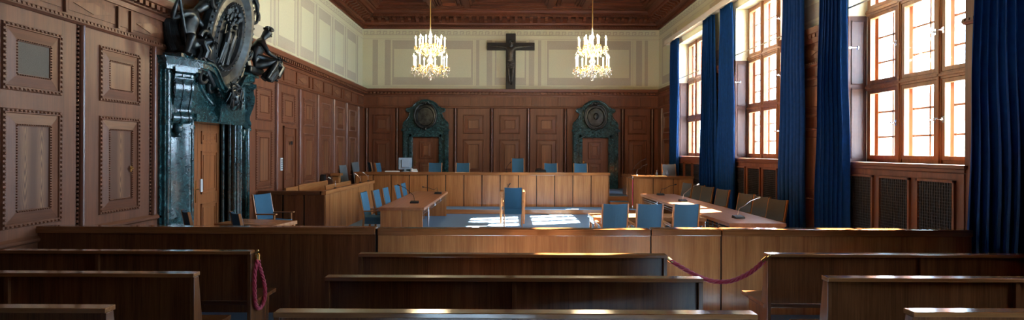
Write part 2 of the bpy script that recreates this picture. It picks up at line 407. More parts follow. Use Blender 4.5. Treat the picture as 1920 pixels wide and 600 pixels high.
def run_profile(T, a0, a1, prof, name, mats, parent, dentil=None, mi=0):
    b = MB(T)
    poly = [(a0, p, z) for p, z in prof]; b.prism(poly, (a1-a0, 0, 0), 0)
    for (p0, p1, z0, z1, wd_, pitch) in (dentil or []):
        n = int((a1-a0)/pitch)
        for i in range(n):
            x = a0+(i+0.25)*pitch; b.box(x, x+wd_, p0, p1, z0, z1, 0)
    return b.build(name, mats, parent)
def skirt(T, a0, a1, parent):
    hz = 'wain_x' if T is TB else 'wain_y'
    run_profile(T, a0, a1, [(0,0), (0.06,0), (0.06,0.24), (0.035,0.3), (0.025,0.3), (0,0.3)], 'base_moulding', hz, parent)
def wainscot(T, a0, a1, parent, gaps=()):
    hz = 'wain_x' if T is TB else 'wain_y'
    b = MB(T)
    seg = a0
    for g0, g1, gz0, gz1 in sorted(gaps):
        b.box(seg, g0, 0, 0.03, 0.3, 3.84); b.box(g0, g1, 0, 0.03, 0.3, gz0) if gz0 > 0.3 else None
        b.box(g0, g1, 0, 0.03, gz1, 3.84) if gz1 < 3.84 else None; seg = g1
    b.box(seg, a1, 0, 0.03, 0.3, 3.84)
    b.build('oak_lining', 'wain_z', parent)
def tops(T, a0, a1, parent, frz=(), fine=True, ps=1.0):
    hz = 'wain_x' if T is TB else 'wain_y'
    run_profile(T, a0, a1, [(0.03,3.60), (0.06,3.60), (0.07,3.66), (0.12,3.67), (0.13,3.74), (0.21,3.76), (0.235,3.84), (0.235,3.86), (0,3.86), (0,3.6)] if ps == 1 else [(0.03,3.60), (0.05,3.60), (0.06,3.66), (0.07,3.74), (0.09,3.76), (0.095,3.86), (0,3.86), (0,3.6)],
                'cornice', hz, parent, [(0.06, 0.20*ps, 3.685, 3.745, 0.07, 0.125)] if fine else None)
    run_profile(T, a0, a1, [(0.03,3.20), (0.05,3.20), (0.075,3.225), (0.075,3.25), (0.055,3.275), (0.03,3.28)], 'architrave', hz, parent,
                [(0.05, 0.085, 3.235, 3.262, 0.035, 0.06)] if fine else None)
    for (f0, f1, kind) in frz:
        b = MB(T)
        if kind == 's': b.box(f0-0.018, f0+0.018, 0.03, 0.065, 3.30, 3.58, 0)
        else:
            b.box(f0, f1, 0.03, 0.042, 3.34, 3.54, 0)
            c = (f0+f1)/2; h = min(0.32, (f1-f0)*0.42)
            if kind == 'd': b.prism([(c-h, 0.042, 3.44), (c, 0.042, 3.37), (c+h, 0.042, 3.44), (c, 0.042, 3.51)], (0, 0.012, 0), 1)
        b.build('frieze_stud' if kind == 's' else 'frieze_panel', ['wain_z', 'wain_field'], parent)
# left wall
wainscot(TL, YF, YB, wall_left, [(8.88, 10.36, 0.3, 2.2), (12.78, 13.50, 0.3, 2.26)])
skirt(TL, YF, 8.3, wall_left); skirt(TL, 10.9, 12.75, wall_left); skirt(TL, 13.53, YB, wall_left)
fz = [(6.47, 0, 's'), (7.34, 0, 's'), (7.59, 0, 's'), (8.42, 0, 's'), (5.55, 0, 's'), (6.52, 7.29, 'd'), (7.64, 8.37, 'd'), (5.6, 6.42, 'd'), (7.39, 7.54, 'p')]
for k in range(3):
    c = 11.79+2.76*k; fz += [(c-0.13, 0, 's'), (c+0.13, 0, 's'), (c-0.09, c+0.09, 'p'), (c+0.98, 0, 's'), (c+1.76, 0, 's'), (c+0.18, c+0.93, 'd'), (c+1.03, c+1.71, 'p'), (c+1.81, c+2.58, 'd')]
fz = [q for q in fz if q[0] < YB-0.1 and not 8.5 < q[0] < 10.9]
tops(TL, YF, 8.45, wall_left, [q for q in fz if q[0] < 8.45]); tops(TL, 10.8, YB-0.03, wall_left, [q for q in fz if q[0] > 10.8])
run_profile(TL, YF, 8.3, [(0.03,0.74), (0.06,0.76), (0.06,0.79), (0.03,0.82)], 'dado_rail', 'wain_y', wall_left)
run_profile(TL, 10.9, 12.7, [(0.03,0.74), (0.06,0.76), (0.06,0.79), (0.03,0.82)], 'dado_rail', 'wain_y', wall_left)
for i in range(len(lb)-1):
    a, b_ = lb[i], lb[i+1]
    if a > 8.0 and b_ < 11.5: continue
    if b_ < 4: continue
    if abs(a-10.82) < 0.1: a = 11.15
    near = a < 9
    c = (a+b_)/2; hw = 0.385
    up = raised(TL, c-hw, c+hw, 2.34, 3.03, wall_left, True, field='greycloth' if i == lb.index(5.37) else 'wain_field')
    if 12.3 < a < 12.5: continue
    raised(TL, c-hw, c+hw, 0.93, 2.16, wall_left, True, field='flame_a' if abs(a-5.37) < .1 else 'flame_b' if abs(a-6.73) < .1 else 'wain_field', key=(abs(a-6.73) < 0.1))
for a in lb:
    if a > 4 and not 8.6 < a < 11.2: strip(TL, a, 0.82, 3.2, wall_left)
# narrow service door in the panelling of the left wall
d2 = struct(MB(TL).box(12.80, 13.48, 0.0, 0.03, 0.02, 2.24).build('door_2', 'wain_z'))
b = MB(TL); b.box(12.76, 12.80, 0.0, 0.07, 0, 2.28); b.box(13.48, 13.52, 0.0, 0.07, 0, 2.28); b.box(12.76, 13.52, 0, 0.07, 2.24, 2.28); b.build('door_frame', 'wain_z', d2)
raised(TL, 12.88, 13.40, 1.05, 2.1, d2, False, mit=0.1, name='door_panel')
MB(TL).box(13.12, 13.2, 0.075, 0.09, 1.86, 1.94).build('door_plate', 'black', d2)
# back wall
wainscot(TB, XL, XR, wall_back); skirt(TB, XL, XR, wall_back)
bs = [-4.90, -3.85, -1.83, -0.57, 0.70, 1.98, 3.98, 5.0]
fb = []
for s_ in [-4.55, -3.35, -3.1, -2.35, -2.1, -1.3, -1.05, -0.35, 0.55, 0.85, 1.75, 2.4, 2.65, 3.55, 3.8, 4.6]: fb.append((s_, 0, 's'))
ss = sorted(q[0] for q in fb)
for p, q in zip(ss[:-1], ss[1:]): fb.append((p+0.06, q-0.06, 'p'))
tops(TB, XL+0.03, XR-0.03, wall_back, fb)
for a in bs: strip(TB, a, 0.82, 3.2, wall_back)
for (c, hw) in [(-4.37, 0.32), (-1.2, 0.36), (0.065, 0.36), (1.34, 0.36), (4.49, 0.33)]:
    raised(TB, c-hw, c+hw, 2.32, 2.98, wall_back, True, mit=0.12); raised(TB, c-hw, c+hw, 0.93, 2.13, wall_back, True, mit=0.12)
# right wall: piers
gaps = [(a-0.04, b+0.04, WZ0-0.04, 3.84) for a, b in WINS]
wainscot(TR, YF, YB, wall_right, gaps)
skirt(TR, YF, YB, wall_right)

piers = [(17.54, YB-0.03), (13.18, 15.23), (8.82, 10.87), (4.46, 6.51)]
for p0, p1 in piers:
    c = (p0+p1)/2; tops(TR, p0, p1, wall_right, [(c-0.3, c+0.3, 'd'), (c-0.4, 0, 's'), (c+0.4, 0, 's')], ps=0.42)
    strip(TR, c-0.62, 0.82, 3.2, wall_right); strip(TR, c+0.62, 0.82, 3.2, wall_right)
    raised(TR, c-0.45, c+0.45, 2.34, 3.03, wall_right); raised(TR, c-0.45, c+0.45, 0.93, 2.16, wall_right)
# reveals, windows, sills, radiator grilles
def window(i, y0, y1):
    fr = MB()
    cols = [y0, y0+(y1-y0)/3, y0+2*(y1-y0)/3, y1]; rows = [WZ0, WZ0+1.13, WZ0+2.27, WZ1]
    fx0, fx1 = XF, XF+0.07
    fr.box(fx0, fx1, y0, y0+0.05, WZ0, WZ1); fr.box(fx0, fx1, y1-0.05, y1, WZ0, WZ1); fr.box(fx0, fx1, y0, y1, WZ0, WZ0+0.05); fr.box(fx0, fx1, y0, y1, WZ1-0.05, WZ1)
    for c in cols[1:3]: fr.box(fx0-0.02, fx1, c-0.04, c+0.04, WZ0, WZ1); fr.box(fx0-0.035, fx0-0.02, c-0.018, c+0.018, WZ0, WZ1)
    for r in rows[1:3]: fr.box(fx0-0.02, fx1, y0, y1, r-0.045, r+0.045); fr.box(fx0-0.035, fx0-0.02, y0, y1, r-0.012, r+0.022)
    root = struct(fr.build('window_%d' % i, 'winwood', bevel=0.004))
    ox0, ox1 = XF+0.14, XF+0.18
    of = MB(); of.box(ox0, ox1, y0-0.04, y0+0.05, WZ0, WZ1); of.box(ox0, ox1, y1-0.05, y1+0.04, WZ0, WZ1); of.box(ox0, ox1, y0, y1, WZ0-0.04, WZ0+0.06); of.box(ox0, ox1, y0, y1, WZ1-0.06, WZ1+0.04)
    for c in cols[1:3]: of.box(ox0, ox1, c-0.05, c+0.05, WZ0, WZ1)
    for r in rows[1:3]: of.box(ox0, ox1, y0, y1, r-0.06, r+0.06)
    for c0, c1 in zip(cols[:-1], cols[1:]):
        for r0, r1 in zip(rows[:-1], rows[1:]):
            of.box(ox0+0.01, ox1-0.01, (c0+c1)/2-0.014, (c0+c1)/2+0.014, r0, r1)
            for t in (1/3, 2/3): of.box(ox0+0.01, ox1-0.01, c0, c1, r0+(r1-r0)*t-0.013, r0+(r1-r0)*t+0.013)
    of.build('outer_frame', 'winwood', root)
    MB().box(ox0+0.022, ox0+0.026, y0+0.03, y1-0.03, WZ0+0.03, WZ1-0.03).build('outer_pane', 'pane', root)
    bd = MB(); bd.box(XF+0.07, XF+0.14, y0-0.04, y0-0.01, WZ0-0.04, WZ1); bd.box(XF+0.07, XF+0.14, y1+0.01, y1+0.04, WZ0-0.04, WZ1)
    bd.box(XF+0.07, XF+0.14, y0-0.04, y1+0.04, WZ0-0.04, WZ0-0.01); bd.box(XF+0.07, XF+0.14, y0-0.04, y1+0.04, WZ1+0.01, WZ1+0.04)
    bd.build('box_lining', 'winwood', root)
    for ci, (c0, c1) in enumerate(zip(cols[:-1], cols[1:])):
        for r0, r1 in zip(rows[:-1], rows[1:]):
            a0, a1, z0, z1 = c0+0.045, c1-0.045, r0+0.05, r1-0.05; t = 0.05
            s = MB(); X0, X1 = fx0-0.012, fx1-0.01
            s.box(X0, X1, a0, a0+t, z0, z1); s.box(X0, X1, a1-t, a1, z0, z1); s.box(X0, X1, a0+t, a1-t, z0, z0+t); s.box(X0, X1, a0+t, a1-t, z1-t, z1)
            so = s.build('sash', 'winwood', root)
            MB().box(fx0+0.02, fx0+0.024, a0+t-0.01, a1-t+0.01, z0+t-0.01, z1-t+0.01).build('pane', 'pane', so)
            hy = a0+t*0.5 if ci != 0 else a1-t*0.5
            h = MB(); h.box(X0-0.006, X0, hy-0.014, hy+0.014, (z0+z1)/2-0.04, (z0+z1)/2+0.04); zc = (z0+z1)/2
            h.tube([(X0, hy, zc), (X0-0.05, hy, zc)], 0.009, 8); h.tube([(X0-0.05, hy-0.045, zc+0.012), (X0-0.055, hy, zc), (X0-0.05, hy+0.045, zc+0.012)], 0.008, 8)
            h.build('handle', 'steel', so, smooth=True)
    # reveal: oak lined below, painted above
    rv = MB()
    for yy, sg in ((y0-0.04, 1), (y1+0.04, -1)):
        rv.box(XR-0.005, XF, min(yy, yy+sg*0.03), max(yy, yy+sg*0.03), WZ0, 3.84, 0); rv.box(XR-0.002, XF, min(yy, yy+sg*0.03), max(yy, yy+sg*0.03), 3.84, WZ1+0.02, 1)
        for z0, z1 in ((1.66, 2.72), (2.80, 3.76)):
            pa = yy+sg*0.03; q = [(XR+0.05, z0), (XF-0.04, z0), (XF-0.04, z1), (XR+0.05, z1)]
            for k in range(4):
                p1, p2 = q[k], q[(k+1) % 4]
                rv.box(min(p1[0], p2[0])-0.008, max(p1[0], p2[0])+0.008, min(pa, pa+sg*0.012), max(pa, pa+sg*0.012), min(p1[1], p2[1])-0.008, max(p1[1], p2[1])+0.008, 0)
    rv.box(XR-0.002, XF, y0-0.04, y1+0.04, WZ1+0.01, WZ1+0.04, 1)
    rv.build('reveal', ['shaded_lining_wood', 'cream'], root)
    s = MB(); s.box(XR-0.07, XF+0.02, y0-0.08, y1+0.08, WZ0-0.045, WZ0); s.box(XR-0.05, XR, y0-0.06, y1+0.06, WZ0-0.09, WZ0-0.045)
    s.build('window_sill', 'wain_y', root, bevel=0.006)
    # panelled apron with three metal grilles
    ap = MB(TR); n = 3; ap.box(y0-0.05, y1+0.05, 0.03, 0.045, 0.3, 1.5)
    ap.build('apron', 'wain_z', root)
    for k in range(n):
        w_ = (y1-y0)/n; g0 = y0+k*w_+0.09; g1 = y0+(k+1)*w_-0.09
        f = MB(TR); f.box(g0-0.03, g0, 0.045, 0.075, 0.36, 1.42, 0); f.box(g1, g1+0.03, 0.045, 0.075, 0.36, 1.42, 0); f.box(g0-0.03, g1+0.03, 0.045, 0.075, 0.33, 0.36, 0); f.box(g0-0.03, g1+0.03, 0.045, 0.075, 1.39, 1.42, 0)
        f.box(g0, g1, 0.045, 0.05, 0.36, 1.39, 1)
        m_ = 14
        for j in range(1, m_): a = g0+(g1-g0)*j/m_; f.box(a-0.004, a+0.004, 0.052, 0.06, 0.36, 1.39, 2)
        for j in range(1, 27): z = 0.36+1.03*j/27; f.box(g0, g1, 0.056, 0.064, z-0.004, z+0.004, 2)
        f.build('vent_grille', ['wain_z', 'grille', 'crosswood'], root)
for i, (a, b) in enumerate(WINS): window(i+1, a, b)

# ---------------------------------------------------------------- ceiling
ceil = struct(MB().box(XL-0.3, XR+0.6, YF-0.3, YB+0.3, 6.9, 7.1).build('ceiling', 'ceil_x'))
def ceil_cornice(T, a0, a1, m):
    prof = [(0, 5.95), (0.05, 5.95), (0.06, 6.07), (0.12, 6.09), (0.14, 6.14), (0.17, 6.14), (0.17, 6.30), (0.45, 6.30), (0.45, 6.38), (0.52, 6.42), (0.56, 6.47), (0.62, 6.48), (0.62, 6.9), (0, 6.9)]
    b = MB(T); b.prism([(a0, p, z) for p, z in prof], (a1-a0, 0, 0))
    n = int((a1-a0)/0.26)
    for i in range(n):
        x = a0+(i+0.3)*0.26
        b.prism([(x, 0.17, 6.30), (x, 0.42, 6.30), (x, 0.42, 6.255), (x, 0.36, 6.22), (x, 0.25, 6.2), (x, 0.2, 6.15), (x, 0.17, 6.14)], (0.10, 0, 0))
        b.ball((x+0.18, 0.30, 6.295), (0.04, 0.04, 0.02), 6, 4)
    n = int((a1-a0)/0.09)
    for i in range(n):
        x = a0+(i+0.25)*0.09; b.box(x, x+0.05, 0.06, 0.10, 6.01, 6.055); b.box(x, x+0.05, 0.45, 0.475, 6.33, 6.37)
    return b.build('ceiling_cornice', m, ceil)
ceil_cornice(TL, YF, YB, 'ceil_y'); ceil_cornice(TR, YF, YB, 'ceil_y'); ceil_cornice(TB, XL, XR, 'ceil_x')
X0, X1 = XL+0.62, XR-0.62
xs = [X0, -2.55, -1.38, 1.38, 2.55, X1]
yb = [YB-0.62]
while yb[-1] > YF: yb += [yb[-1]-2.3, yb[-1]-3.4]
gr = MB(); gr.cur = 0
ZB = 6.52
for k in range(0, len(yb)-1):
    ya, yc = yb[k+1], yb[k]
    wide = (k % 2 == 0)
    for j in range(5):
        xa, xb = xs[j], xs[j+1]; big = wide and j % 2 == 0
        nest = [(0.0, 0.10, ZB), (0.10, 0.07, ZB+0.08), (0.17, 0.10, ZB+0.16), (0.30, 0.05, ZB+0.24)] if big else [(0.0, 0.10, ZB), (0.10, 0.05, ZB+0.05), (0.2, 0.04, ZB+0.03), (0.32, 0.04, ZB)]
        for (o, w_, z) in nest:
            if xb-xa < 2*(o+w_)+0.05 or yc-ya < 2*(o+w_)+0.05: continue
            gr.box(xa+o, xb-o, ya+o, ya+o+w_, z, 6.9); gr.box(xa+o, xb-o, yc-o-w_, yc-o, z, 6.9)
            gr.box(xa+o, xa+o+w_, ya+o+w_, yc-o-w_, z, 6.9); gr.box(xb-o-w_, xb-o, ya+o+w_, yc-o-w_, z, 6.9)
        if not big: gr.box(xa+0.1, xb-0.1, ya+0.1, yc-0.1, ZB+0.1, 6.9)
        else:
            cx, cy = (xa+xb)/2, (ya+yc)/2
            gr.box(cx-0.3, cx+0.3, cy-0.3, cy+0.3, ZB+0.25, 6.9); gr.lathe((cx, cy, ZB+0.0), [(0.03, 0), (0.1, 0.05), (0.12, 0.09), (0.2, 0.12), (0.22, 0.2), (0.22, 0.3)], 14)
gr.build('coffer_grid', 'ceil_x', ceil)
# ---------------------------------------------------------------- tall marble doorway in the left wall
PC = 9.62
TP = lambda a, p, z: (XL+p, PC+a, z)
por = thing('marble_portal', 'tall green-black marble doorway with scrolled brackets in the left wall, under the bronze sculpture', 'doorway', (0, 0, 0))
def fl_prof(b, a, p, z0, z1, r, n=10):     # half round shaft along z
    b.prism([(a+r*math.cos(PI*i/n), p+r*math.sin(PI*i/n), z0) for i in range(n+1)], (0, 0, z1-z0))
for sg in (-1, 1):
    A = lambda x: sg*x
    b = MB(TP)
    bxs = lambda x0, x1, p0, p1, z0, z1: b.box(min(A(x0), A(x1)), max(A(x0), A(x1)), p0, p1, z0, z1)
    plan = [(0.74, -0.2), (0.74, 0.16), (0.77, 0.19), (0.84, 0.19), (0.87, 0.17), (1.19, -0.02), (1.21, -0.02), (1.21, -0.2)]
    b.prism([(A(a), p, 0.0) for a, p in plan], (0, 0, 2.96))
    bxs(1.20, 1.36, 0.0, 0.10, 0, 2.96); bxs(1.36, 1.41, 0.0, 0.06, 0, 2.96); bxs(1.17, 1.39, 0.0, 0.13, 0, 0.40); bxs(1.18, 1.38, 0, 0.12, 2.10, 2.17)
    for z0, z1, g in ((0, 0.34, 0.03), (2.06, 2.12, 0.025), (2.88, 2.955, 0.03)):
        b.prism([(A(a+(g if a > 1 else -g*0.2)), p+g, z0) for a, p in plan[1:6]]+[(A(1.0), 0.0, z0)], (0, 0, z1-z0))
    fl_prof(b, A(0.80), 0.18, 0.34, 2.2, 0.035); fl_prof(b, A(1.28), 0.09, 0.40, 2.95, 0.045)
    for pp in (-0.10, 0.02, 0.11): b.tube([(A(0.735), pp, 0.0), (A(0.735), pp, 2.2)], 0.03, 10)
    b.build('pier', 'marble', por, smooth=True)
    ca, sa = math.cos(math.radians(33)), math.sin(math.radians(33))
    def TK(w, o, z, sg=sg): return TP(sg*(1.02-w*ca+o*sa), 0.08+w*sa+o*ca, z)
    c = MB(TK)                                  # scroll bracket: S-shaped side outline swept across its width
    prof = [(0.0, 2.92), (0.21, 2.92), (0.22, 2.88), (0.195, 2.86), (0.19, 2.80), (0.215, 2.72), (0.21, 2.62), (0.185, 2.52), (0.155, 2.44), (0.13, 2.36), (0.12, 2.31), (0.14, 2.27),
            (0.155, 2.22), (0.14, 2.16), (0.10, 2.13), (0.06, 2.14), (0.03, 2.17), (0.0, 2.2)]
    a0, a1 = -0.12, 0.12
    c.prism([(a0, p, z) for p, z in prof], (a1-a0, 0, 0))
    for (q, w_) in ((a0-0.012, 0.03), (a1-0.018, 0.03), (-0.02, 0.04)):
        c.prism([(q, p+0.014, z) for p, z in prof[1:-1]]+[(q, 0.0, 2.3)], (w_, 0, 0))
    c.tube([(a0-0.02, 0.08, 2.2), (a1+0.02, 0.08, 2.2)], 0.055, 14); c.tube([(a0-0.02, 0.16, 2.80), (a1+0.02, 0.16, 2.80)], 0.05, 14)
    c.box(a0-0.03, a1+0.03, 0.0, 0.25, 2.89, 2.96)
    c.ball((0, 0.05, 2.07), (0.07, 0.05, 0.09), 10, 6); c.ball((0, 0.04, 1.97), (0.04, 0.035, 0.05), 8, 5)
    c.build('scroll_bracket', 'marble', por, smooth=True)
pth = [(-1.44, 3.10), (-0.89, 3.10), (-0.70, 3.10), (-0.56, 3.08), (-0.46, 3.02), (-0.38, 2.93), (-0.30, 2.84), (-0.2, 2.77), (-0.1, 2.735), (0, 2.72)]
pth = pth+[(-a, z) for a, z in pth[-2::-1]]
def pf(a): return 0.30+0.70*min(1.0, (1.44-abs(a))/0.55)
def ribbon(b, t0, t1, p0, p1, trim=0.0):
    for (a0, z0), (a1, z1) in zip(pth[:-1], pth[1:]):
        if a0 == pth[0][0]: a0 += trim
        if a1 == pth[-1][0]: a1 -= trim
        q0, q1 = p1*pf(a0)+0.03, p1*pf(a1)+0.03
        b.hexa([(a0, p0, z0-t1), (a1, p0, z1-t1), (a1, q1, z1-t1), (a0, q0, z0-t1), (a0, p0, z0-t0), (a1, p0, z1-t0), (a1, q1, z1-t0), (a0, q0, z0-t0)])
b = MB(TP)
ribbon(b, 0, 0.03, 0.0, 0.40); ribbon(b, 0.03, 0.11, 0, 0.37, 0.02); ribbon(b, 0.11, 0.13, 0, 0.33, 0.04); ribbon(b, 0.13, 0.18, 0, 0.29, 0.06)
b.build('curved_cornice', 'marble', por)
b = MB(TP)
for (a0, z0), (a1, z1) in zip(pth[:-1], pth[1:]):
    a0 = max(a0, -1.28); a1 = min(a1, 1.28)
    if a1 <= a0: continue
    q0, q1 = 0.22*pf(a0), 0.22*pf(a1)
    b.hexa([(a0, 0, 2.2), (a1, 0, 2.2), (a1, q1, 2.2), (a0, q0, 2.2), (a0, 0, z0-0.15), (a1, 0, z1-0.15), (a1, q1, z1-0.15), (a0, q0, z0-0.15)])
b.box(-0.76, 0.76, -0.2, 0.235, 2.18, 2.26); b.box(-0.80, 0.80, 0.17, 0.26, 2.24, 2.30)
for s_ in (-1, 1):   # curved inner mouldings beside the keystone
    b.tube([(s_*0.74, 0.225, 2.86), (s_*0.62, 0.225, 2.72), (s_*0.46, 0.225, 2.58), (s_*0.3, 0.225, 2.5), (s_*0.18, 0.225, 2.47)], 0.03, 8)
    b.tube([(s_*0.66, 0.19, 2.80), (s_*0.66, 0.2, 2.4)], 0.018, 6); b.tube([(s_*0.66, 0.2, 2.4), (s_*0.2, 0.2, 2.4)], 0.018, 6)
b.build('lintel', 'marble', por)
MB(TP).hexa([(-0.15, 0.1, 2.2), (0.15, 0.1, 2.2), (0.15, 0.28, 2.2), (-0.15, 0.28, 2.2), (-0.21, 0.1, 2.72), (0.21, 0.1, 2.72), (0.21, 0.38, 2.72), (-0.21, 0.38, 2.72)]).build('keystone', 'marble', por, bevel=0.01)
for p0, p1 in ((-1.30, -0.62), (0.62, 1.30)): MB(TP).box(p0, p1, 0.02, 0.30, 3.10, 3.16).build('plinth_block', 'marble', por, bevel=0.006)

# bronze mask on the keystone
mk = thing('bronze_mask', 'dark bronze face mask with snake hair above the marble doorway', 'mask', (XL+0.40, PC, 2.62))
b = MB(); b.ball((0.03, 0, 0), (0.11, 0.105, 0.15), 16, 12); b.ball((0.135, 0, -0.01), (0.03, 0.02, 0.035), 8, 6)
for s_ in (-1, 1): b.ball((0.12, s_*0.042, 0.035), (0.014, 0.022, 0.012), 8, 5); b.ball((0.105, s_*0.055, -0.03), (0.03, 0.03, 0.03), 8, 5); b.tube([(0.12, s_*0.07, 0.05), (0.138, s_*0.04, 0.062), (0.135, s_*0.012, 0.05)], 0.009, 6)
b.ball((0.122, 0, -0.07), (0.018, 0.032, 0.012), 8, 5); b.ball((0.10, 0, -0.12), (0.03, 0.035, 0.028), 8, 5)
b.build('face', 'bronze', mk, smooth=True)
b = MB(); random.seed(3)
for k in range(16):
    w_ = PI*1.35*(k/15)-PI*0.175; r0 = 0.10
    pts = []
    for q in range(8):
        t = q/7; rr = r0+0.17*t; ww = w_+0.35*math.sin(t*7+k)
        pts.append((0.04+0.07*math.sin(t*PI)+random.uniform(-.01, .01), rr*math.cos(ww), rr*math.sin(ww)*1.05-0.01))
    b.tube(pts, [0.024, 0.024, 0.022, 0.02, 0.018, 0.015, 0.012, 0.007], 6)
for s_ in (-1, 1):
    b.tube([(0.05, s_*0.1, -0.05), (0.07, s_*0.15, -0.12), (0.05, s_*0.1, -0.2), (0.04, s_*0.03, -0.22)], [0.026, 0.022, 0.018, 0.01], 6)
b.build('snake_hair', 'bronze', mk, smooth=True)

# oval bronze shield, leaning forward
car = thing('bronze_cartouche', 'large oval dark bronze relief leaning out over the marble doorway', 'sculpture', (XL+0.20, PC-0.10, 2.82))
car.rotation_euler = (0, math.radians(12), 0); car.scale = (0.9, 0.88, 0.9)
# local: y across, z up, x out of the wall
def oval(ry, rz, x, n=48, cz=0.92): return [(x, ry*math.cos(2*PI*i/n), cz+rz*math.sin(2*PI*i/n)) for i in range(n)]
b = MB(); rings = [(0.76, 0.98, -0.10), (0.83, 1.04, -0.02), (0.82, 1.02, 0.06), (0.76, 0.95, 0.12), (0.70, 0.88, 0.11), (0.60, 0.76, 0.04), (0.50, 0.66, 0.05), (0.46, 0.61, 0.09), (0.43, 0.58, 0.06), (0.40, 0.55, 0.0), (0.02, 0.03, 0.0)]
R_ = [oval(*q) for q in rings]; n = 48
for r0, r1 in zip(R_[:-1], R_[1:]):
    for j in range(n): b.add([r0[j], r0[(j+1) % n], r1[(j+1) % n], r1[j]], [(0,1,2,3)])
b.add(R_[0], [tuple(range(n))])
b.build('oval_shield', 'bronze', car, smooth=True)
b = MB()
for i in range(56):
    w_ = 2*PI*i/56; b.ball((0.095, 0.795*math.cos(w_), 0.92+0.985*math.sin(w_)), 0.03, 6, 4)
for i in range(40):
    w_ = 2*PI*i/40; b.ball((0.09, 0.475*math.cos(w_), 0.92+0.63*math.sin(w_)), 0.018, 6, 4)
b.build('beaded_rim', 'bronze', car, smooth=True)
b = MB()
def scroll(c, r, turns, w0, sg, rad=0.045, x=0.06):
    pts = []; rr = []
    for q in range(22):
        t = q/21; a_ = w0+sg*turns*2*PI*t; k = r*(1-0.8*t)
        pts.append((x+0.05*t, c[0]+k*math.cos(a_), c[1]+k*math.sin(a_))); rr.append(rad*(1-0.5*t))
    b.tube(pts, rr, 8)
for s_ in (-1, 1):
    scroll((s_*0.52, 1.86), 0.2, 1.2, PI/2 if s_ > 0 else PI/2, -s_); scroll((s_*0.78, 1.45), 0.17, 1.2, 0, s_)
    scroll((s_*0.66, 0.12), 0.2, 1.3, PI/2, s_); scroll((s_*0.30, -0.06), 0.17, 1.2, 0, -s_); scroll((s_*0.86, 0.75), 0.13, 1.1, PI, s_)
    b.tube([(0.05, s_*0.2, 1.95), (0.12, s_*0.38, 1.86), (0.14, s_*0.6, 1.70), (0.1, s_*0.78, 1.55)], [0.05, 0.06, 0.05, 0.03], 8)
    b.tube([(0.05, s_*0.1, -0.08), (0.1, s_*0.35, 0.0), (0.1, s_*0.62, 0.2), (0.06, s_*0.78, 0.45)], [0.05, 0.06, 0.05, 0.03], 8)
for k in range(5):
    w_ = PI/2+(k-2)*0.35; b.tube([(0.06, 0.12*math.cos(w_), 1.9+0.1*math.sin(w_)), (0.14, 0.26*math.cos(w_), 1.92+0.26*math.sin(w_)), (0.2, 0.3*math.cos(w_), 1.95+0.3*math.sin(w_))], [0.05, 0.045, 0.015], 7)
for k in range(9):   # acanthus leaves at the foot
    w_ = -PI/2+(k-4)*0.3; b.tube([(0.05, 0.1*math.cos(w_), 0.0+0.1*math.sin(w_)), (0.15, 0.28*math.cos(w_), 0.0+0.2*math.sin(w_)), (0.22, 0.36*math.cos(w_), 0.02+0.24*math.sin(w_))], [0.05, 0.05, 0.012], 6)
b.build('scrollwork', 'bronze', car, smooth=True)
b = MB(); random.seed(11)
b.tube([(0.02, -0.02, 0.38), (0.03, 0.02, 0.7), (0.03, -0.02, 1.0), (0.03, 0.0, 1.2)], [0.04, 0.03, 0.03, 0.035], 8)
for k in range(46):
    a_ = random.uniform(0, 2*PI); r_ = random.uniform(0, 1)**0.5; b.ball((0.03+random.uniform(0, .03), 0.27*r_*math.cos(a_), 1.32+0.17*r_*math.sin(a_)), random.uniform(0.03, 0.05), 6, 4)
b.build('tree_relief', 'bronze', car, smooth=True)

